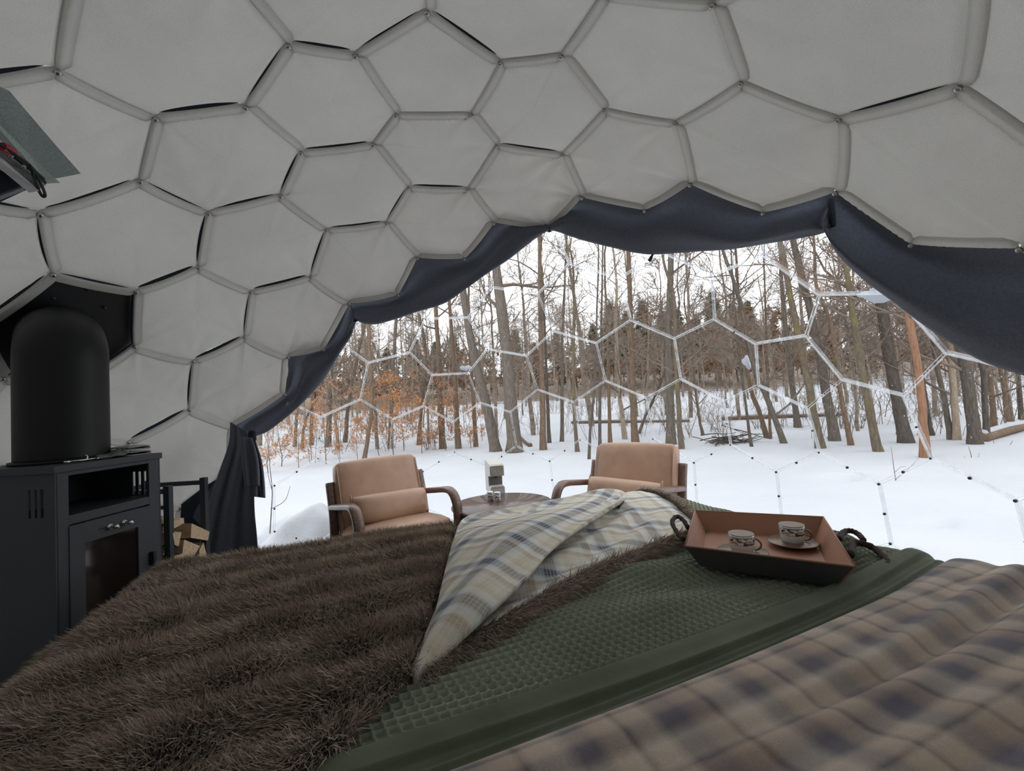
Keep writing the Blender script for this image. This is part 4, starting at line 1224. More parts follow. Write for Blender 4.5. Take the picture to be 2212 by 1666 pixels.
def mug(label, px, ang):
    p = on_z(*px, TZ + 0.03)
    c = thing('mug', label, 'mug', (p[0], p[1], TZ), 0, 'printed mugs on the table')
    put('body', lathe([(0, 0.002), (0.0205, 0.0), (0.0215, 0.002), (0.0218, 0.06), (0.0212, 0.061), (0.0205, 0.06), (0.020, 0.005), (0, 0.004)], 28), M['mug'], c)
    put('rim_line', lathe([(0.0217, 0.058), (0.0222, 0.060), (0.0213, 0.0618), (0.0204, 0.061)], 28), M['saucer'], c)
    put('handle', tube(handle_path(0.0215, 0.012, 0.05, 0.017, ang), 0.0028, 8), M['saucer'], c)
    c.scale = (1.06,) * 3
mug('small printed mug with its handle turned left, beside the coffee machine', (1059, 1073), math.radians(185))
mug('small printed mug right of the other one, in front of the coffee machine', (1074.5, 1074), math.radians(100))

# ------------------------------------------------------------------ wood stove
M['stove'] = simple('stove_paint', srgb(56, 62, 67), 0.6, nscale=260, namt=0.06, bstr=0.15)
M['stove_in'] = simple('stove_inside', srgb(36, 40, 43), 0.7, nscale=200)
t = NT('smoked_glass')
gl = t.n('ShaderNodeBsdfGlossy'); gl.inputs[0].default_value = (0.75, 0.68, 0.62, 1); gl.inputs['Roughness'].default_value = 0.06
df = t.n('ShaderNodeBsdfDiffuse'); df.inputs[0].default_value = (0.016, 0.012, 0.010, 1)
fz = t.n('ShaderNodeFresnel'); fz.inputs[0].default_value = 1.6
mx = t.n('ShaderNodeMixShader'); t.l(t.math('MINIMUM', t.math('MULTIPLY', fz.outputs[0], 1.6), 1.0), mx.inputs[0]); t.l(df.outputs[0], mx.inputs[1]); t.l(gl.outputs[0], mx.inputs[2])
M['stove_glass'] = t.done(mx.outputs[0])
M['chrome'] = simple('chrome', srgb(214, 212, 208), 0.15, 1.0, nscale=10, namt=0.01, bstr=0.0)
SO = np.array([-1.297, -0.129, 0.0]); SA = math.radians(-3.7)
sv_ = thing('wood_stove', 'dark grey wood burning stove with glass door and thick black flue', 'stove', SO, SA)
ZT = 1.034; TH = 0.012
def part(name, vf, mat, parent=None, smooth=False): return put(name, vf, mat, parent or sv_, smooth=smooth)
part('top_plate', box((-0.20, 0.2005, ZT - 0.012), (0.412, 0.415, 0.024), 0.003), M['stove'])
part('back_panel', box((-0.395, 0.20, 0.50), (TH, 0.40, 1.0)), M['stove'])
# near side wall with three slots, built as bars round the openings; far side the same
def slotted_side(y, xs):
    TH = 0.004
    vfs = [box((-0.20, y, 0.44), (0.40, TH, 0.85)), box((-0.20, y, 0.985), (0.40, TH, 0.05))]
    cuts = sorted(xs); z0, z1 = 0.865, 0.96
    edges = [-0.40] + [e for x in cuts for e in (x - 0.0062, x + 0.0062)] + [0.0]
    for a, b in zip(edges[::2], edges[1::2]):
        vfs.append(box(((a + b) / 2, y, (z0 + z1) / 2), (b - a, TH, z1 - z0)))
    return join(*vfs)
part('side_panel', slotted_side(0.006, [-0.052, -0.075, -0.098]), M['stove'])
part('side_panel', slotted_side(0.395, [-0.035, -0.06, -0.085, -0.11]), M['stove'])
part('front_frame', join(box((-0.006, 0.021, 0.52), (TH, 0.042, 1.0)), box((-0.006, 0.374, 0.52), (TH, 0.052, 1.0)), box((-0.006, 0.195, 1.008), (TH, 0.31, 0.022)), box((-0.006, 0.195, 0.846), (TH, 0.31, 0.030)), box((-0.006, 0.195, 0.17), (TH, 0.31, 0.30))), M['stove'])
part('niche_floor', box((-0.2, 0.2, 0.855), (0.38, 0.378, 0.012)), M['stove_in'])
part('niche_back', box((-0.30, 0.2, 0.94), (0.01, 0.378, 0.16)), M['stove_in'])
dr = part('door', join(box((-0.004, 0.066, 0.575), (0.014, 0.050, 0.50)), box((-0.004, 0.322, 0.575), (0.014, 0.058, 0.50)), box((-0.004, 0.192, 0.79), (0.014, 0.204, 0.072)), box((-0.004, 0.192, 0.38), (0.014, 0.204, 0.11))), M['stove'])
part('door_glass', box((-0.006, 0.192, 0.594), (0.006, 0.208, 0.325)), M['stove_glass'], dr)
part('firebox', box((-0.10, 0.195, 0.58), (0.16, 0.31, 0.50)), M['stove_in'])
kb = lathe([(0, 0.034), (0.0075, 0.033), (0.0075, 0.021), (0.005, 0.019), (0.005, 0.004), (0.0105, 0.004), (0.0105, 0.0)], 18)
for y in (0.178, 0.234):
    part('air_knob', shift(xform(kb, rot('Y', math.pi / 2)), (0.003, y, 0.786)), M['chrome'], dr, True)
    part('knob_slot', box((0.0035, y + 0.016 * (1 if y > 0.2 else -1), 0.787), (0.002, 0.05, 0.004)), M['black_metal'], dr)
part('latch', box((0.012, 0.345, 0.602), (0.022, 0.014, 0.075), 0.003), M['black_metal'], dr)
M['flue'] = simple('flue_enamel', srgb(13, 15, 16), 0.5, 0.0, 0.35, nscale=120, namt=0.05, bstr=0.03)
PR = 0.132
# flue: rises from the top plate and bends into the plate on the dome wall
c_, s_n = math.cos(-SA), math.sin(-SA)
def to_local(P):
    d = np.asarray(P) - SO; return np.array([c_ * d[0] - s_n * d[1], s_n * d[0] + c_ * d[1], d[2]])
wall_pt = to_local(C0 + plate_n * 0.05)
wn_l = to_local(C0 + plate_n) - to_local(C0)
arc = smooth_curve([(-0.20, 0.2, ZT), (-0.20, 0.2, 1.22), (-0.20, 0.2, 1.37), (-0.206, 0.206, 1.45), (wall_pt[0] * 0.35 - 0.13, wall_pt[1] * 0.35 + 0.13, 1.515), (wall_pt[0] * 0.8 - 0.04, wall_pt[1] * 0.8 + 0.04, 1.54), (wall_pt[0], wall_pt[1], 1.545)], 60)
fp = part('flue_pipe', tube(arc[:46], PR, 40), M['flue'], None, True)
part('flue_elbow', tube(arc[44:], PR * 1.03, 40), M['flue'], None, True)
tn = arc[40] - arc[38]
part('flue_collar', tube([arc[43], arc[45]], PR * 1.035, 40), M['flue'], fp, True)
part('flue_ring', shift(lathe([(PR - 0.002, 0.0), (PR + 0.012, 0.0), (PR + 0.012, 0.012), (PR - 0.002, 0.012)], 40), (-0.20, 0.2, ZT)), M['flue'], fp, True)
# bolts on the flue plate
for px, py in ((188, 625), (115, 643), (72, 690), (225, 664), (211, 708)):
    P = on_sphere(px, py, 1.0)
    d = (C0 + plate_n * 0.022 - CAM) @ plate_n / (ray(px, py) @ plate_n); P = CAM + d * ray(px, py)
    o = link('plate_bolt', me_bolt, None, flue_plate, P - plate_n * 0.004); o.scale = (0.8, 0.8, 0.8); o.rotation_mode = 'QUATERNION'; o.rotation_quaternion = zaxis(-plate_n)

# cloth and poker lying on the stove
def st_world(x, y, z):
    return SO + np.array([c_ * x + s_n * y, -s_n * x + c_ * y, z])
def folded_cloth():
    prof = [(0.0, 0.0), (0.09, 0.0), (0.098, 0.006), (0.09, 0.012), (0.01, 0.013), (0.002, 0.018), (0.01, 0.023), (0.088, 0.022), (0.095, 0.028), (0.086, 0.034), (0.004, 0.032)]
    P = smooth_curve([(a, b) for a, b in prof], 60)
    nX = 14; rows = []
    for i, x in enumerate(np.linspace(-0.05, 0.05, nX)):
        rows.append(np.stack([np.full(60, x), P[:, 0] + 0.004 * math.sin(i), P[:, 1] * (1 + 0.05 * math.sin(i * 1.3))], -1))
    return np.vstack(rows), grid_faces(nX, 60)
w = st_world(-0.07, 0.28, ZT + 0.002)
gl_ = cloth_obj('folded_cloth', folded_cloth(), simple('grey_felt', srgb(150, 150, 144), 0.95, nscale=200)); gl_.location = tuple(w); gl_.rotation_euler = (0, 0, SA)
tag(gl_, 'folded pale grey cloth lying on top of the stove', 'cloth')
w = st_world(-0.06, 0.18, ZT + 0.004)
def glove():
    U, Vv = np.meshgrid(np.linspace(0, 1, 24), np.linspace(-1, 1, 16), indexing='ij')
    z = 0.012 * np.sqrt(np.clip(1 - Vv ** 2, 0, 1)) * (0.5 + 0.9 * U) + 0.012 * U ** 3 + 0.003 * np.sin(9 * U + 4 * Vv)
    top = np.stack([Vv * 0.045 * (0.7 + 0.3 * np.sin(3 * U)), U * 0.11, z + 0.001], -1).reshape(-1, 3)
    bot = top.copy(); bot[:, 2] = 0
    f = grid_faces(24, 16)
    return np.vstack([top, bot]), np.vstack([f, f[:, ::-1] + len(top)])
gv = put('oven_glove', glove(), simple('dark_grey_glove', srgb(96, 98, 96), 0.9, nscale=150)); gv.location = tuple(w); gv.rotation_euler = (0, 0, SA)
tag(gv, 'dark grey oven glove lying flat beside the folded cloth on the stove', 'glove')
pk = thing('stove_poker', 'thin steel poker lying on the stove in front of the flue', 'poker', st_world(-0.02, 0.06, ZT + 0.005), SA)
put('shaft', tube([(0, 0, 0.003), (0, 0.07, 0.003), (0, 0.14, 0.004)], 0.0028, 8), M['chrome'], pk)
put('hook', tube(smooth_curve([(0, 0.062, 0.003), (0, 0.064, 0.014), (0, 0.058, 0.02)], 8), 0.0024, 6), M['chrome'], pk)
put('grip', tube([(0, -0.012, 0.003), (0, 0.012, 0.003)], 0.0045, 8), M['chrome'], pk)
put('stud', tube([(0.004, 0.096, -0.001), (0.006, 0.096, 0.006)], 0.004, 8), M['chrome'], pk)

# ------------------------------------------------------------------ firewood rack and split logs
M['rack'] = simple('rack_steel', srgb(44, 50, 58), 0.5, nscale=150)
rk = thing('firewood_rack', 'black square tube firewood rack between the stove and the curtain', 'rack', (-1.56, 0.62, 0))
XA, XB, YA, YB = 0.135, -0.17, -0.115, 0.125
for x in (XA, XB):
    for y in (YA, YB):
        put('post', box((x, y, 0.43), (0.028, 0.028, 0.86), 0.002), M['rack'], rk, smooth=False)
for y in (YA, YB): put('top_rail', box(((XA + XB) / 2, y, 0.835), (XA - XB, 0.022, 0.022), 0.002), M['rack'], rk, smooth=False)
put('side_rail', box((XB, 0, 0.835), (0.022, YB - YA, 0.022), 0.002), M['rack'], rk, smooth=False)
put('lower_rail', box(((XA + XB) / 2, YA, 0.76), (XA - XB, 0.016, 0.016), 0.002), M['rack'], rk, smooth=False)
put('shelf', box(((XA + XB) / 2, 0, 0.40), (XA - XB, YB - YA, 0.02), 0.002), M['rack'], rk, smooth=False)
t = NT('split_firewood'); co = t.coord(); mp = t.mapping(co, (2, 18, 18))
fw = t.ramp(t.noise(mp, 5, 6, 0.6), [(0.25, srgb(186, 158, 128)), (0.75, srgb(236, 214, 182))])
M['log'] = t.done(t.pbsdf(fw, 0.85, 0, 0.2, t.bump(t.noise(mp, 12, 5), 0.5, 0.006)))
M['bark'] = simple('log_bark', srgb(92, 70, 52), 0.9, nscale=30, namt=0.25, bstr=0.6, bdist=0.01)
XF = -1.40
def on_x(px, py, xv):
    d = ray(px, py); return CAM + (xv - CAM[0]) / d[0] * d
LOGS = [([(414, 1131), (453, 1149), (449, 1168), (412, 1162)], 'split log with a pale square end on the upper right of the stack', 0.0, 0.30),
        ([(398, 1166), (432, 1180), (405, 1225), (378, 1236), (377, 1202), (394, 1196)], 'broad pale split log in the middle of the stack', 0.005, 0.29),
        ([(431, 1188), (440, 1172), (447, 1203), (441, 1210), (430, 1206)], 'narrow split log wedged upright against the right rack post', -0.01, 0.28),
        ([(374, 1126), (397, 1119), (398, 1130), (376, 1142)], 'small split log on top of the stack beside the rack post', -0.02, 0.28),
        ([(373, 1152), (392, 1150), (386, 1181), (378, 1178)], 'wedge shaped split log pointing down behind the near rack post', -0.01, 0.28),
        ([(417, 1216), (441, 1214), (437, 1240), (414, 1243)], 'split log low on the right just above the fur throw', -0.005, 0.28),
        ([(376, 1236), (410, 1226), (412, 1262), (376, 1266)], 'bottom split log mostly hidden by the fur throw', 0.0, 0.28)]
for poly, lab, dx, Ln in LOGS:
    A = np.array([on_x(px, py, XF + dx) for px, py in poly])
    if (np.cross(A[1] - A[0], A[2] - A[0]))[0] < 0: A = A[::-1]
    base = A.mean(0); n = len(A)
    gq = np.random.default_rng(len(lab)); rows = []
    for k_, f_ in enumerate(np.linspace(0, 1, 6)):
        w_ = base + (A - base) * (1 - 0.04 * f_) + gq.normal(0, 0.0025, A.shape) * (k_ > 0)
        rows.append(w_ + np.array([-Ln * f_, 0.05 * f_, 0.0]) - base)
    V = np.vstack(rows)
    F = [[i * n + j, (i + 1) * n + j, (i + 1) * n + (j + 1) % n, i * n + (j + 1) % n] for i in range(5) for j in range(n)]
    F += [list(range(n)), [5 * n + j for j in range(n)][::-1]]
    o = put('split_log', (V, F), [M['log'], M['bark']], loc=base, smooth=False)
    mi = [0] * len(F)
    for i in range(5): mi[i * n] = 1
    o.data.polygons.foreach_set('material_index', mi)
    tag(o, lab, 'firewood', 'split logs in the rack')
gq = np.random.default_rng(3)
for k_, (px, py, h_) in enumerate(((349, 1124, 14), (350, 1146, 9), (349, 1200, 14))):
    A = np.array([on_x(px - 14, py - h_ / 2, -1.46), on_x(px + 8, py - h_ / 2 - 3, -1.46), on_x(px + 9, py + h_ / 2, -1.46), on_x(px - 13, py + h_ / 2 + 2, -1.46)])
    base = A.mean(0); B = A + np.array([-0.22, 0.03, 0])
    V = np.vstack([A, B]) - base
    o = put('split_log', (V, [[0, 1, 2, 3], [7, 6, 5, 4], [0, 4, 5, 1], [1, 5, 6, 2], [2, 6, 7, 3], [3, 7, 4, 0]]), M['log'], loc=base, smooth=False)
    tag(o, ('topmost', 'middle', 'lowest')[k_] + ' of the log ends showing between the stove and the near rack post', 'firewood', 'split logs in the rack')

# ------------------------------------------------------------------ roof vent in the lining, upper left
M['vent_band'] = simple('grey_green_webbing', srgb(164, 176, 172), 0.85, nscale=150)
M['vent_band2'] = simple('pale_green_webbing', srgb(182, 194, 188), 0.85, nscale=150)
M['alu'] = simple('painted_aluminium', srgb(196, 194, 192), 0.45, 0.0, nscale=60, namt=0.03)
M['alu_grey'] = simple('grey_aluminium', srgb(146, 148, 152), 0.4, 0.5, nscale=60)
M['red'] = simple('red_plastic', srgb(186, 44, 56), 0.4, nscale=30, namt=0.05)
vent = thing('roof_vent', 'hinged vent hatch in the lining with red clip and black cord', 'vent')
def sheet(px, r, th, mat, name, parent=vent):
    A = np.array([on_sphere(x, y, r) for x, y in px]); n = len(A)
    nn = (CEN - A.mean(0)); nn /= np.linalg.norm(nn)
    V = np.vstack([A, A + nn * th])
    F = [list(range(n)), list(range(n, 2 * n))[::-1]] + [[i, n + i, n + (i + 1) % n, (i + 1) % n] for i in range(n)]
    return put(name, (V, F), mat, parent, smooth=False)
sheet([(-60, 160), (20, 196), (60, 243), (120, 313), (173, 373), (116, 384), (60, 330), (-60, 215)], 0.9460, 0.004, M['vent_band'], 'webbing')
sheet([(-60, 215), (0, 270), (60, 330), (116, 383), (96, 388), (40, 338), (0, 302), (-60, 250)], 0.9410, 0.005, M['vent_band2'], 'webbing')
sheet([(116, 383), (128, 393), (92, 395), (96, 388)], 0.9420, 0.004, M['liner'], 'webbing_end')
sheet([(-60, 262), (0, 308), (96, 388), (92, 396), (0, 322), (-60, 280)], 0.9340, 0.010, M['black_metal'], 'gasket')
fr_ = sheet([(-60, 275), (0, 318), (92, 392), (76, 404), (0, 338), (-60, 300)], 0.9290, 0.012, M['alu_grey'], 'rail')
sheet([(-60, 300), (0, 337), (76, 403), (54, 407), (0, 362), (-60, 322)], 0.9220, 0.016, M['alu'], 'frame')
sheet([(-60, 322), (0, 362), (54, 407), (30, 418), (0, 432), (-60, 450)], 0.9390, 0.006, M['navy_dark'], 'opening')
sheet([(-60, 430), (0, 419), (46, 402), (50, 408), (10, 424), (-60, 452)], 0.9280, 0.006, M['alu_grey'], 'stay')
for px, py in ((23, 337), (50, 361)):
    P = on_sphere(px, py, 0.9190)
    o = link('screw', me_rivet, None, vent, P); o.scale = (0.7, 0.7, 0.7); o.rotation_mode = 'QUATERNION'; o.rotation_quaternion = zaxis((CEN - P))
q0, q1 = on_sphere(4, 316, 0.9170), on_sphere(29, 329, 0.9170)
put('clip', tube([q0, q0 * .5 + q1 * .5, q1], [0.012, 0.0125, 0.011], 6), M['red'], vent, smooth=False)
put('cord', tube(smooth_curve([on_sphere(-20, 298, 0.9190), on_sphere(28, 331, 0.9120), on_sphere(64, 358, 0.9090), on_sphere(72, 380, 0.9060), on_sphere(84, 412, 0.92), on_sphere(93, 425, 0.92), on_sphere(97, 419, 0.92), on_sphere(86, 392, 0.9060), on_sphere(68, 362, 0.9090)], 60), 0.0042, 8), M['black_metal'], vent)
put('cord_end', tube(smooth_curve([on_sphere(62, 355, 0.9090), on_sphere(78, 372, 0.9090), on_sphere(94, 386, 0.9100)], 12), 0.0042, 8), M['black_metal'], vent)
sheet([(10, 372), (24, 374), (27, 388), (16, 391), (8, 384)], 0.9375, 0.003, simple('pale_reflection', srgb(176, 186, 196)), 'reflection_patch')  # pale sheet painted in as a reflection in the vent opening

# ------------------------------------------------------------------ winter woods
def bark_mat(name, a, b, moss=None):
    t = NT(name); co = t.coord(); mp = t.mapping(co, (9, 9, 1.3))
    f = t.noise(mp, 4, 6, 0.65)
    c = t.ramp(f, [(0.28, a), (0.72, b)])
    if moss: c = t.mix(t.ramp(t.noise(co, 2.2, 4), [(0.5, (0, 0, 0, 1)), (0.68, (0.7,) * 3 + (1,))]), c, moss)
    return t.done(t.pbsdf(c, 0.95, 0, 0.1, t.bump(f, 0.7, 0.03)))
BK = dict(grey=bark_mat('grey_bark', srgb(84, 77, 70), srgb(132, 123, 113)), brown=bark_mat('brown_bark', srgb(92, 78, 66), srgb(142, 122, 104)),
          dark=bark_mat('dark_bark', srgb(70, 64, 60), srgb(112, 104, 96)), mossy=bark_mat('mossy_bark', srgb(84, 76, 66), srgb(128, 116, 100), srgb(126, 116, 70)),
          red=bark_mat('reddish_bark', srgb(124, 92, 72), srgb(164, 128, 104)), pale=bark_mat('pale_bark', srgb(140, 124, 106), srgb(184, 168, 148)))
M['twig'] = simple('twigs', srgb(120, 108, 98), 0.95, nscale=6, namt=0.15, spec=0.1)
M['far_bark'] = simple('far_bark', srgb(136, 124, 112), 0.95, nscale=4, namt=0.2, spec=0.1)
def leaf_mat(name, a, b):
    t = NT(name); oi = t.n('ShaderNodeObjectInfo')
    c = t.ramp(t.noise(t.coord(), 9, 3), [(0.3, a), (0.7, b)])
    d = t.n('ShaderNodeBsdfDiffuse'); t.l(c, d.inputs[0]); tr = t.n('ShaderNodeBsdfTranslucent'); t.l(c, tr.inputs[0])
    mx = t.n('ShaderNodeMixShader'); mx.inputs[0].default_value = 0.4; t.l(d.outputs[0], mx.inputs[1]); t.l(tr.outputs[0], mx.inputs[2])
    t.t.nodes.remove(oi)
    return t.done(mx.outputs[0])
M['beech_leaf'] = leaf_mat('dry_beech_leaves', srgb(178, 122, 78), srgb(216, 168, 124))
M['oak_leaf'] = leaf_mat('dry_oak_leaves', srgb(126, 96, 74), srgb(160, 128, 102))
M['needle'] = leaf_mat('conifer_needles', srgb(84, 90, 72), srgb(116, 120, 98))

def batch_tubes(P, R, k):
    """P (m,n,3) paths, R (m,n) radii -> one tube mesh"""
    m, n, _ = P.shape
    T = np.gradient(P, axis=1); T /= np.linalg.norm(T, axis=2, keepdims=True) + 1e-9
    ref = np.where(np.abs(T[:, :1, 2:3]) < 0.8, np.array([[[0, 0, 1.0]]]), np.array([[[1.0, 0, 0]]]))
    N = np.cross(T, np.broadcast_to(ref, T.shape)); N /= np.linalg.norm(N, axis=2, keepdims=True) + 1e-9
    B = np.cross(T, N)
    a = np.linspace(0, 2 * np.pi, k, endpoint=False)
    V = P[:, :, None] + R[:, :, None, None] * (np.cos(a)[None, None, :, None] * N[:, :, None] + np.sin(a)[None, None, :, None] * B[:, :, None])
    base = (np.arange(m)[:, None, None] * n + np.arange(n - 1)[None, :, None]) * k
    j = np.arange(k)[None, None]; j2 = (j + 1) % k
    F = np.stack([base + j, base + j2, base + k + j2, base + k + j], -1).reshape(-1, 4)
    return V.reshape(-1, 3), F

def grow(g, parent, prad, nb, f0, length, nseg, spread, up, wob, rscale):
    """side branches off every parent path; parent (m,n,3)"""
    m, n, _ = parent.shape
    idx = np.repeat(np.arange(m), nb)
    f = g.uniform(f0, 0.98, m * nb) * (n - 1); i0 = np.minimum(f.astype(int), n - 2); fr = (f - i0)[:, None]
    A = parent[idx, i0] * (1 - fr) + parent[idx, i0 + 1] * fr
    T = parent[idx, i0 + 1] - parent[idx, i0]; T /= np.linalg.norm(T, axis=1, keepdims=True) + 1e-9
    rv = g.normal(size=A.shape); side = np.cross(T, rv); side /= np.linalg.norm(side, axis=1, keepdims=True) + 1e-9
    D = T * (1 - spread) + side * spread + np.array([0, 0, up]); D /= np.linalg.norm(D, axis=1, keepdims=True)
    r0 = (prad[idx, i0] * (1 - fr[:, 0]) + prad[idx, i0 + 1] * fr[:, 0]) * rscale
    L = length * g.uniform(0.45, 1.15, m * nb) * (1.15 - 0.55 * f / (n - 1))
    pts = [A]; d = D
    for s in range(nseg):
        d = d + g.normal(0, wob, D.shape) + np.array([0, 0, 0.06]); d /= np.linalg.norm(d, axis=1, keepdims=True)
        pts.append(pts[-1] + d * (L / nseg)[:, None])
    P = np.stack(pts, 1)
    R = r0[:, None] * np.linspace(1, 0.25, nseg + 1)[None]
    return P, np.maximum(R, 0.0022)

def crown(seed, trunk, trad, nb=(14, 5, 5), f0=0.32, length=2.4, minr=0.004):
    g = np.random.default_rng(seed)
    p1, r1 = grow(g, trunk[None], trad[None], nb[0], f0, length, 6, 0.75, 0.22, 0.16, 0.42)
    p2, r2 = grow(g, p1, r1, nb[1], 0.25, length * 0.42, 4, 0.65, 0.12, 0.22, 0.6)
    p3, r3 = grow(g, p2, r2, nb[2], 0.2, length * 0.2, 2, 0.6, 0.1, 0.25, 0.65)
    r1 = np.maximum(r1, minr * 1.6); r2 = np.maximum(r2, minr * 1.1); r3 = np.maximum(r3, minr * 0.8)
    out = [batch_tubes(p1, r1, 5), batch_tubes(p2, r2, 4), batch_tubes(p3, r3, 3)]
    n = 0; V, F = [], []
    for v, f in out:
        V.append(v); F.append(f + n); n += len(v)
    return np.vstack(V), np.vstack(F), p3

# front trees: (trunk pixels from the foot upwards, width in px at the foot, bark, label)
EDGE_L = 'slim bare tree at the edge of the woods behind the left armchair'
EDGE_C = 'slim bare tree at the edge of the woods behind the round table and right armchair'
EDGE_R = 'leaning bare tree at the edge of the woods beyond the tray'
FRONT = [
 ([(1071, 976), (1052, 880), (1022, 760), (1003, 650), (990, 540)], 23, 'grey', 'stout grey tree leaning left, just left of the thickest trunk'),
 ([(1112, 978), (1104, 880), (1095, 760), (1080, 640), (1070, 560), (1062, 470)], 31, 'grey', 'thickest grey tree trunk, straight behind the coffee machine'),
 ([(787, 993), (797, 930), (803, 870), (800, 780), (797, 690)], 9, 'brown', 'crooked thin tree right behind the top of the left armchair'),
 ([(708, 966), (712, 880), (716, 780), (722, 690)], 12, 'grey', EDGE_L),
 ([(746, 956), (752, 880), (768, 790), (790, 690)], 9, 'brown', EDGE_L),
 ([(843, 970), (846, 880), (850, 780), (856, 690)], 10, 'grey', EDGE_L),
 ([(905, 962), (911, 870), (921, 770), (905, 680)], 9, 'brown', EDGE_L),
 ([(672, 962), (674, 880), (678, 800), (690, 740)], 8, 'brown', EDGE_L),
 ([(637, 966), (640, 910), (646, 850), (650, 800)], 7, 'grey', EDGE_L),
 ([(653, 970), (655, 930), (668, 890), (690, 850)], 6, 'dark', EDGE_L),
 ([(957, 970), (951, 880), (948, 780), (940, 660)], 14, 'brown', EDGE_L),
 ([(990, 970), (984, 860), (977, 740), (968, 620)], 12, 'brown', EDGE_L),
 ([(1028, 966), (1024, 880), (1017, 790), (1012, 660)], 9, 'brown', EDGE_L),
 ([(1174, 972), (1172, 860), (1168, 720), (1166, 540)], 14, 'brown', EDGE_C),
 ([(1187, 957), (1182, 860), (1178, 740), (1172, 600)], 8, 'dark', EDGE_C),
 ([(1214, 954), (1214, 850), (1216, 720), (1222, 560)], 9, 'grey', EDGE_C),
 ([(1247, 976), (1241, 900), (1238, 780), (1240, 660), (1236, 560)], 9, 'mossy', EDGE_C),
 ([(1272, 993), (1276, 920), (1283, 850), (1288, 720), (1292, 540)], 6, 'dark', 'thin dark sapling whose foot stands out in the open snow left of the right armchair'),
 ([(1296, 978), (1296, 880), (1298, 760), (1302, 540)], 7, 'dark', EDGE_C),
 ([(1318, 957), (1315, 850), (1312, 720), (1306, 560)], 8, 'brown', EDGE_C),
 ([(1350, 949), (1343, 890), (1337, 840), (1330, 700)], 10, 'pale', EDGE_C),
 ([(1373, 958), (1368, 860), (1363, 720), (1357, 540)], 15, 'brown', EDGE_C),
 ([(1380, 938), (1394, 900), (1418, 850), (1440, 790)], 6, 'dark', 'thin dark tree leaning right across the others behind the right armchair'),
 ([(1450, 960), (1446, 860), (1444, 720), (1450, 540)], 19, 'grey', 'sturdy grey tree rising straight behind the right armchair'),
 ([(1472, 970), (1466, 880), (1460, 780), (1455, 640)], 11, 'mossy', EDGE_C),
 ([(1518, 940), (1510, 900), (1504, 860), (1494, 760)], 6, 'brown', EDGE_C),
 ([(1624, 966), (1614, 900), (1604, 830), (1590, 700), (1580, 560)], 6, 'dark', EDGE_R),
 ([(1657, 947), (1640, 890), (1622, 840), (1602, 720), (1590, 560)], 10, 'brown', EDGE_R),
 ([(1694, 959), (1676, 910), (1652, 850), (1622, 770)], 12, 'grey', EDGE_R),
 ([(1664, 948), (1660, 860), (1656, 740), (1650, 560)], 6, 'brown', EDGE_R),
 ([(1723, 924), (1714, 850), (1700, 740), (1688, 600)], 13, 'grey', EDGE_R),
 ([(1773, 970), (1757, 890), (1740, 800), (1712, 660), (1688, 540), (1680, 490)], 16, 'mossy', 'yellowish mossy tree leaning left, ending under the centre swag'),
 ([(1804, 953), (1790, 880), (1776, 800), (1748, 660), (1716, 530)], 19, 'grey', 'grey forked tree just right of the yellowish mossy one'),
 ([(1838, 963), (1824, 890), (1810, 810), (1796, 700)], 10, 'brown', EDGE_R),
 ([(1897, 976), (1880, 890), (1862, 800), (1840, 660), (1822, 540)], 16, 'mossy', 'mossy tree leaning left towards the corner of the right drape'),
 ([(1957, 957), (1942, 880), (1926, 800), (1908, 690), (1896, 620)], 24, 'dark', 'dark thick tree leaning left beside the reddish trunk'),
 ([(1999, 991), (1994, 900), (1984, 800), (1966, 700), (1955, 640)], 17, 'red', 'reddish brown pine trunk nearest on the right'),
 ([(2012, 942), (2002, 880), (1990, 800), (1972, 700)], 9, 'dark', EDGE_R),
 ([(2054, 950), (2042, 880), (2026, 800), (2010, 720)], 10, 'grey', EDGE_R),
 ([(2067, 951), (2062, 880), (2056, 800), (2050, 740)], 12, 'pale', 'pale tan tree right of the reddish pine trunk'),
 ([(2106, 960), (2098, 880), (2086, 800), (2074, 740)], 22, 'dark', 'thick dark tree standing right of the pale tan one'),
 ([(2132, 953), (2129, 880), (2124, 800), (2116, 760)], 12, 'dark', EDGE_R),
 ([(2148, 928), (2143, 860), (2136, 800)], 11, 'brown', EDGE_R),
 ([(2177, 912), (2170, 850), (2160, 790)], 9, 'brown', EDGE_R),
 ([(2206, 908), (2202, 850), (2196, 790)], 8, 'dark', EDGE_R),
]
GRP = {EDGE_L: 'slim trees behind the left armchair', EDGE_C: 'slim trees behind the table and right armchair', EDGE_R: 'leaning trees beyond the tray'}
ORD = ('first', 'second', 'third', 'fourth', 'fifth', 'sixth', 'seventh', 'eighth', 'ninth', 'tenth', 'eleventh', 'twelfth', 'thirteenth', 'fourteenth')
FWD = MW[:, 2]
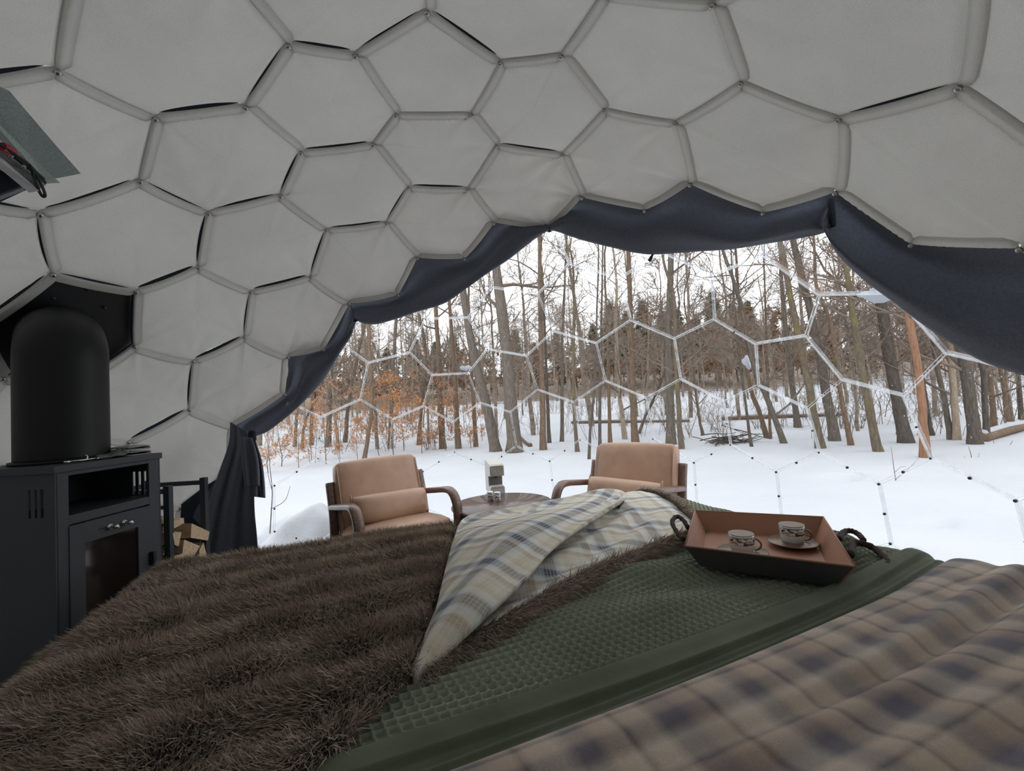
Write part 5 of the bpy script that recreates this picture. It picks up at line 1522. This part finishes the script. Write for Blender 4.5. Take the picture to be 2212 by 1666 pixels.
for i, (pts, w, bk, lab) in enumerate(FRONT):
    foot = ground_hit(*pts[0])
    foot[2] = terrain(foot[0], foot[1])
    dep = (foot - CAM) @ FWD
    P = [foot + np.array([0, 0, -0.15])] + [at_depth(px, py, dep) for px, py in pts]
    g = np.random.default_rng(300 + i)
    d = P[-1] - P[-2]; d /= np.linalg.norm(d)
    d = d * 0.6 + np.array([0, 0, 0.5]); d /= np.linalg.norm(d)
    r0 = w / 2 * dep / FPX
    top = 5.0 + 45 * min(r0, 0.12)
    for k_ in range(4): P.append(P[-1] + (d + g.normal(0, 0.09, 3)) * max(0.6, (top - P[-1][2]) / max(1, 4 - k_)) * 0.9)
    T = smooth_curve(P, 30)
    T = T + np.r_[np.zeros((2, 3)), g.normal(0, 0.005, (28, 3))]
    hgt = T[:, 2] - foot[2]; u = np.clip(hgt / max(hgt[-1], 1), 0, 1)
    rad = r0 * (1 - 0.72 * u) * (1 + 0.35 * np.exp(-np.clip(hgt, 0, None) / 0.18))
    glab = GRP.get(lab)
    if glab:
        same = sorted(p_[0][0][0] for p_ in FRONT if p_[3] == lab); lab = ORD[same.index(pts[0][0])] + ' from the left of the ' + glab
    tr = thing('tree', lab, 'tree', foot, 0, glab)
    V, F = batch_tubes((T - foot)[None], rad[None], 12 if w > 14 else 8)
    V = V + 0.06 * r0 * np.sin(V * 31 + i)
    put('trunk', (V, F), BK[bk], tr)
    f0 = float(np.clip((3.4 if w > 12 else 2.2) / hgt[-1], 0.2, 0.62))
    V, F, _ = crown(500 + i, T - foot, rad, (13, 6, 5) if w > 8 else (9, 5, 4), f0, 1.7 + 10 * r0, 0.0042)
    br = put('branches', (V, F), M['twig'], tr); br['kind'] = 'stuff'

# trees farther back: a few kinds, copied
def back_tree(seed, h, r, lean, nb, length, f0=0.25):
    g = np.random.default_rng(seed)
    z = np.linspace(-0.3, h, 14)
    x = lean[0] * z + 0.12 * np.cumsum(g.normal(0, 0.35, 14)); y = lean[1] * z + 0.12 * np.cumsum(g.normal(0, 0.35, 14))
    T = np.stack([x - x[1], y - y[1], z], -1); rad = r * (1 - 0.8 * np.clip(z / h, 0, 1)) + 0.008
    V0, F0 = batch_tubes(T[None], rad[None], 6)
    V1, F1, _ = crown(seed + 50, T, rad, nb, f0, length, 0.010)
    return np.vstack([V0, V1]), np.vstack([F0, F1 + len(V0)])
protos = [mesh_np('bare_tree', *back_tree(700 + k_, h, r, ln, nb, L)) for k_, (h, r, ln, nb, L) in enumerate((
    (13, 0.15, (0.02, 0.0), (22, 6, 6), 3.0), (11, 0.11, (-0.06, 0.02), (20, 6, 6), 2.6), (14, 0.18, (0.05, -0.02), (24, 6, 6), 3.4),
    (9, 0.08, (-0.03, 0.0), (18, 6, 5), 2.2), (10, 0.10, (0.08, 0.02), (20, 6, 5), 2.6), (7, 0.055, (0.0, 0.04), (16, 6, 5), 1.8)))]
for me in protos: me.materials.append(M['far_bark'])
g = np.random.default_rng(91)
placed = []
BT_N = 0
def place_back(px, dist, me, s, name, label, cat, group, zoff=0.0):
    d = ray(px, 850); d = d / math.hypot(d[0], d[1]) * dist
    x, y = CAM[0] + d[0], CAM[1] + d[1]
    o = link(name, me, None, None, (x, y, float(terrain(x, y)) + zoff))
    o.scale = (s, s, s); o.rotation_euler = (0, 0, g.uniform(0, 6.28))
    return tag(o, label, cat, group)
PH = (13, 11, 14, 9, 10, 7)
for ring, (d0, d1, n, y0, y1) in enumerate(((16, 21, 16, 430, 700), (21, 30, 34, 560, 760), (30, 44, 80, 640, 780), (44, 66, 110, 650, 760))):
    lab = ('bare tree standing in the second rank of the snowy woods', 'bare tree standing deep in the snowy woods', 'bare tree on the rise at the back of the snowy woods', 'bare tree on the far wooded hillside')[ring]
    for q in range(n):
        px = 520 + (2330 - 520) * (q + g.uniform(0.1, 0.9)) / n
        dist = g.uniform(d0, d1); k_ = int(g.integers(0, 6))
        d = ray(px, 850); d = d / math.hypot(d[0], d[1]) * dist
        hor = 874 - 0.0587 * (px - 1106)
        want = 1.15 + dist * (hor - g.uniform(y0, y1)) / FPX - float(terrain(CAM[0] + d[0], CAM[1] + d[1]))
        place_back(px, dist, protos[k_], min(1.3, max(0.25, want / PH[k_])), 'bare_tree', lab, 'tree', ('second rank of bare trees', 'deep bare trees', 'bare trees on the rise', 'bare trees on the far hill')[ring])

# scrub and thin saplings between the trunks
def scrub(seed, n, h):
    g = np.random.default_rng(seed)
    A = g.normal(0, 0.22, (n, 3)); A[:, 2] = -0.05
    D = g.normal(0, 0.22, (n, 3)); D[:, 2] = 1; pts = [A]
    L = g.uniform(0.4, 1, n) * h
    for s in range(5):
        D = D + g.normal(0, 0.12, D.shape); D[:, 2] = np.abs(D[:, 2]); D /= np.linalg.norm(D, axis=1, keepdims=True)
        pts.append(pts[-1] + D * (L / 5)[:, None])
    P = np.stack(pts, 1); R = np.linspace(1, 0.3, 6)[None] * g.uniform(0.006, 0.014, n)[:, None]
    p2, r2 = grow(g, P, R, 6, 0.25, h * 0.3, 3, 0.6, 0.15, 0.25, 0.6); r2 = np.maximum(r2, 0.004)
    V0, F0 = batch_tubes(P, R, 4); V1, F1 = batch_tubes(p2, r2, 3)
    return np.vstack([V0, V1]), np.vstack([F0, F1 + len(V0)])
shr = [mesh_np('shrub', *scrub(800 + k_, n, h)) for k_, (n, h) in enumerate(((7, 2.6), (9, 1.8), (5, 3.4), (12, 1.2)))]
for me in shr: me.materials.append(M['far_bark'])
for q in range(120):
    px = 560 + 1700 * (q + g.uniform(0, 1)) / 120
    dist = g.uniform(14.5, 30) if px < 1700 else g.uniform(13.0, 28)
    place_back(px, dist, shr[g.integers(0, 4)], g.uniform(0.7, 1.1), 'shrub', 'bare twiggy shrub growing among the trunks', 'shrub', 'bare shrubs among the trunks')

# saplings keeping dry orange leaves
def leafy(seed, h, nl, ls):
    g = np.random.default_rng(seed)
    z = np.linspace(-0.1, h, 9); T = np.stack([0.06 * np.cumsum(g.normal(0, 0.6, 9)), 0.06 * np.cumsum(g.normal(0, 0.6, 9)), z], -1)
    rad = 0.018 * (1 - 0.8 * np.clip(z / h, 0, 1)) + 0.003
    V0, F0 = batch_tubes(T[None], rad[None], 5)
    V1, F1, p3 = crown(seed + 5, T, rad, (14, 5, 3), 0.12, h * 0.42, 0.003)
    tips = p3.reshape(-1, 3); tips = tips[g.integers(0, len(tips), nl)] + g.normal(0, 0.05, (nl, 3))
    a = g.normal(size=(nl, 3)); a /= np.linalg.norm(a, axis=1, keepdims=True); b = np.cross(a, g.normal(size=(nl, 3))); b /= np.linalg.norm(b, axis=1, keepdims=True)
    s = g.uniform(0.6, 1.2, nl)[:, None] * ls
    V2 = np.stack([tips - a * s, tips + b * s * 0.45, tips + a * s, tips - b * s * 0.45], 1).reshape(-1, 3)
    F2 = np.arange(nl * 4).reshape(-1, 4)
    return (np.vstack([V0, V1]), np.vstack([F0, F1 + len(V0)])), (V2, F2)
lf = []
for k_, (h, nl) in enumerate(((2.6, 700), (2.0, 600), (3.2, 800))):
    w_, l_ = leafy(900 + k_, h, nl, 0.05)
    a_, b2 = mesh_np('stem', *w_), mesh_np('leaves', l_[0], l_[1], smooth=False); a_.materials.append(M['twig']); b2.materials.append(M['beech_leaf'])
    lf.append((a_, b2))
for px, dist in ((575, 13.6), (600, 15.0), (640, 14.0), (668, 16), (700, 14.2), (730, 15.5), (765, 14.3), (790, 16.5), (815, 15.2), (830, 18), (845, 14.5), (868, 16.2), (885, 19), (905, 14.6), (930, 15.4), (955, 14.8), (980, 16), (1010, 15), (1035, 17)):
    a_, b2 = lf[g.integers(0, 3)]
    d = ray(px, 850); d = d / math.hypot(d[0], d[1]) * dist; x, y = CAM[0] + d[0], CAM[1] + d[1]
    s = thing('beech_sapling', 'young beech holding dry orange leaves behind the left armchair', 'sapling', (x, y, float(terrain(x, y))), g.uniform(0, 6.28), 'orange leaved saplings')
    s.scale = (g.uniform(0.45, 0.8) * (1.35 if 780 < px < 900 else 1.0),) * 3
    link('stem', a_, None, s); o = link('leaves', b2, None, s); o['kind'] = 'stuff'

# conifers and brown-leaved oaks on the hill
def conifer(seed, h):
    g = np.random.default_rng(seed); n = 420
    f = g.uniform(0.18, 1.0, n) ** 0.9; z = f * h
    az = g.uniform(0, 6.28, n); L = (1 - f) ** 0.7 * h * 0.26 * g.uniform(0.6, 1.1, n) + 0.15
    A = np.stack([0 * z, 0 * z, z], -1); D = np.stack([np.cos(az), np.sin(az), g.uniform(-0.25, 0.25, n)], -1)
    pts = np.stack([A, A + D * (L * 0.5)[:, None], A + D * L[:, None] - np.array([0, 0, 1]) * (0.12 * L)[:, None]], 1)
    V0, F0 = batch_tubes(np.stack([np.array([0, 0, -0.3]), np.array([0, 0, h * .5]), np.array([0, 0, h])])[None], np.array([[0.16, 0.1, 0.02]]), 6)
    V1, F1 = batch_tubes(pts, np.full((n, 3), 0.015), 3)
    m = n * 16; i = g.integers(0, n, m); u = g.uniform(0.15, 1, m)[:, None]
    C = pts[i, 0] * (1 - u) + pts[i, 2] * u + g.normal(0, 0.13, (m, 3))
    a = D[i] + g.normal(0, 0.5, (m, 3)); a /= np.linalg.norm(a, axis=1, keepdims=True); b = np.cross(a, g.normal(size=(m, 3))); b /= np.linalg.norm(b, axis=1, keepdims=True)
    V2 = np.stack([C - a * 0.2, C + b * 0.05, C + a * 0.2, C - b * 0.05], 1).reshape(-1, 3)
    return (np.vstack([V0, V1]), np.vstack([F0, F1 + len(V0)])), (V2, np.arange(m * 4).reshape(-1, 4))
cf = []
for k_, h in enumerate((11, 9)):
    w_, l_ = conifer(950 + k_, h); a_, b2 = mesh_np('trunk', *w_), mesh_np('needles', l_[0], l_[1], smooth=False)
    a_.materials.append(M['far_bark']); b2.materials.append(M['needle']); cf.append((a_, b2))
for q, (px, dist, s) in enumerate(((1120, 62, .8), (1160, 58, .75), (1210, 64, .75), (1290, 60, .95), (1330, 56, 1.0), (1365, 60, 1.1), (1400, 55, 1.0), (1440, 62, 1.05), (1475, 58, .9), (1515, 60, 1.0), (1555, 57, 1.05), (1595, 60, 1.1), (1630, 56, .9), (1680, 62, .8), (900, 56, .8), (945, 60, .85), (985, 58, .8), (840, 60, .8), (1790, 60, .75), (1870, 58, .7))):
    d = ray(px, 850); d = d / math.hypot(d[0], d[1]) * dist; x, y = CAM[0] + d[0], CAM[1] + d[1]
    o = thing('conifer', 'dusky green conifer on the hill at the back of the woods', 'conifer', (x, y, float(terrain(x, y)) - 0.5), g.uniform(0, 6.28), 'conifers on the hill')
    o.scale = (s, s, s); a_, b2 = cf[q % 2]; link('trunk', a_, None, o); ob = link('needles', b2, None, o); ob['kind'] = 'stuff'
ok_w, ok_l = leafy(980, 7.0, 2600, 0.16)
a_, b2 = mesh_np('stem', *ok_w), mesh_np('leaves', ok_l[0], ok_l[1], smooth=False); a_.materials.append(M['far_bark']); b2.materials.append(M['oak_leaf'])
for q in range(46):
    px = 600 + 1620 * (q + g.uniform(0, 1)) / 46; dist = g.uniform(40, 62)
    d = ray(px, 850); d = d / math.hypot(d[0], d[1]) * dist; x, y = CAM[0] + d[0], CAM[1] + d[1]
    o = thing('oak', 'small oak with dull brown leaves on the far hillside', 'tree', (x, y, float(terrain(x, y))), g.uniform(0, 6.28), 'brown oaks on the hill')
    s = g.uniform(0.7, 1.1); o.scale = (s, s, s); link('stem', a_, None, o); ob = link('leaves', b2, None, o); ob['kind'] = 'stuff'

# fallen trunks, brush pile and dead stems in the snow
def fallen(label, p0, p1, r, snow=True):
    A, B = ground_hit(*p0), ground_hit(*p1)
    for q_ in (A, B): q_[2] = terrain(q_[0], q_[1]) + r * 0.6
    o = thing('fallen_log', label, 'log', (A + B) / 2)
    P = smooth_curve([A, A * .66 + B * .34 + np.array([0, 0, 0.03]), A * .33 + B * .67, B], 16) - (A + B) / 2
    put('trunk', tube(P, np.linspace(r, r * 0.75, 16), 10), BK['brown'], o)
    if snow: put('snow_cap', tube(P + np.array([0, 0, r * 0.75]), np.linspace(r * 0.6, r * 0.5, 16), 8), M['snowclump'], o)
fallen('long fallen trunk lying across the snow behind the right armchair', (1235, 916), (1490, 912), 0.07)
fallen('long fallen trunk lying across the snow behind the tray', (1560, 908), (1830, 899), 0.085)
fallen('short snow capped fallen log right of the thickest trunk', (1122, 946), (1146, 966), 0.09)
fallen('snow covered fallen trunk at the right edge of the window', (2120, 955), (2260, 915), 0.12)
bpP = ground_hit(1578, 958)
bp = thing('brush_pile', 'low pile of dark sticks on the snow beyond the tray', 'brush pile', bpP)
stick = mesh_np('stick', *tube(smooth_curve([(-0.5, 0, 0), (-0.15, 0.03, 0.02), (0.2, -0.02, 0.0), (0.5, 0.03, 0.02)], 8), np.linspace(0.016, 0.007, 8), 5)); stick.materials.append(BK['dark'])
for q in range(46):
    o = link('stick', stick, None, bp, (g.normal(0, 0.26), g.normal(0, 0.12), abs(g.normal(0.1, 0.08)) + 0.01))
    o.rotation_euler = (0, g.normal(0, 0.22), g.normal(0, 0.5)); s = g.uniform(0.5, 1.1); o.scale = (s, s, s)
def stem(label, pts, dep, r=0.004, side=()):
    P = [at_depth(px, py, dep) for px, py in pts]
    o = thing('dead_stem', label, 'twig', P[0], 0, 'dead stems in the snow')
    P = np.array(P) - P[0]
    put('stalk', tube(smooth_curve(P, 14), np.linspace(r, r * 0.4, 14), 5), M['twig'], o)
    for s_ in side:
        Q = np.array([at_depth(px, py, dep) for px, py in s_]) - at_depth(*pts[0], dep)
        put('twig', tube(smooth_curve(Q, 8), np.linspace(r * 0.6, r * 0.3, 8), 4), M['twig'], o)
stem('crooked dead stem in the snow beside the tied curtain', [(583, 1154), (586, 1105), (588, 1060), (583, 1010), (581, 970)], 3.6, 0.005, ([(588, 1060), (580, 1030), (575, 990)], [(585, 1100), (615, 1082), (627, 1050)]))
stem('forked dead stem in the snow right of the armchair and behind the tray', [(1935, 1038), (1930, 1005), (1925, 965)], 6.2, 0.006, ([(1936, 1035), (1960, 1015), (1985, 990)], [(1934, 1020), (1945, 1010), (1958, 1008)]))
stem('thin dead stem left of the armchair back', [(735, 1000), (728, 980), (724, 962)], 9.0, 0.006)
stem('small tuft of dead stems near the right window edge', [(2100, 1008), (2098, 985), (2092, 965)], 7.5, 0.008, ([(2102, 1008), (2112, 990), (2116, 978)], [(2098, 1006), (2088, 995), (2082, 985)]))
stem('leaning dead stem at the far right window edge', [(2172, 985), (2180, 965), (2188, 952)], 8.5, 0.008)
stem('thin upright dead stem right of the reddish pine trunk', [(2148, 985), (2147, 968), (2146, 950)], 8.8, 0.008)

# loose flecks of snow and ice on the outside of the panes
n = 1500; g = np.random.default_rng(12)
pxs = g.uniform(640, 2200, n); pys = g.uniform(520, 960, n)
ek = [(WV[a], WV[b]) for a, b in wedges if min(WV[a][2], WV[b][2]) > 0.7]
P = []
for q in range(n):
    if q % 2:
        a, b = ek[g.integers(0, len(ek))]; u = g.random(); p = a * (1 - u) + b * u + g.normal(0, 0.006, 3)
        p = CEN + (p - CEN) / np.linalg.norm(p - CEN) * RAD * 1.004
    else: p = on_sphere(pxs[q], pys[q], 1.003)
    P.append(p)
P = np.array(P); r = 0.0012 + 0.0022 * g.random(n) ** 3
oct_ = np.array([(1, 0, 0), (-1, 0, 0), (0, 1, 0), (0, -1, 0), (0, 0, 1), (0, 0, -1)], float)
V = (P[:, None] + r[:, None, None] * oct_[None] * g.uniform(0.6, 1.4, (n, 6, 1))).reshape(-1, 3)
f8 = np.array([(0, 2, 4), (2, 1, 4), (1, 3, 4), (3, 0, 4), (2, 0, 5), (1, 2, 5), (3, 1, 5), (0, 3, 5)])
o = put('snow_flecks', (V, (np.arange(n)[:, None, None] * 6 + f8[None]).reshape(-1, 3)), M['snowclump'], window); o['kind'] = 'stuff'
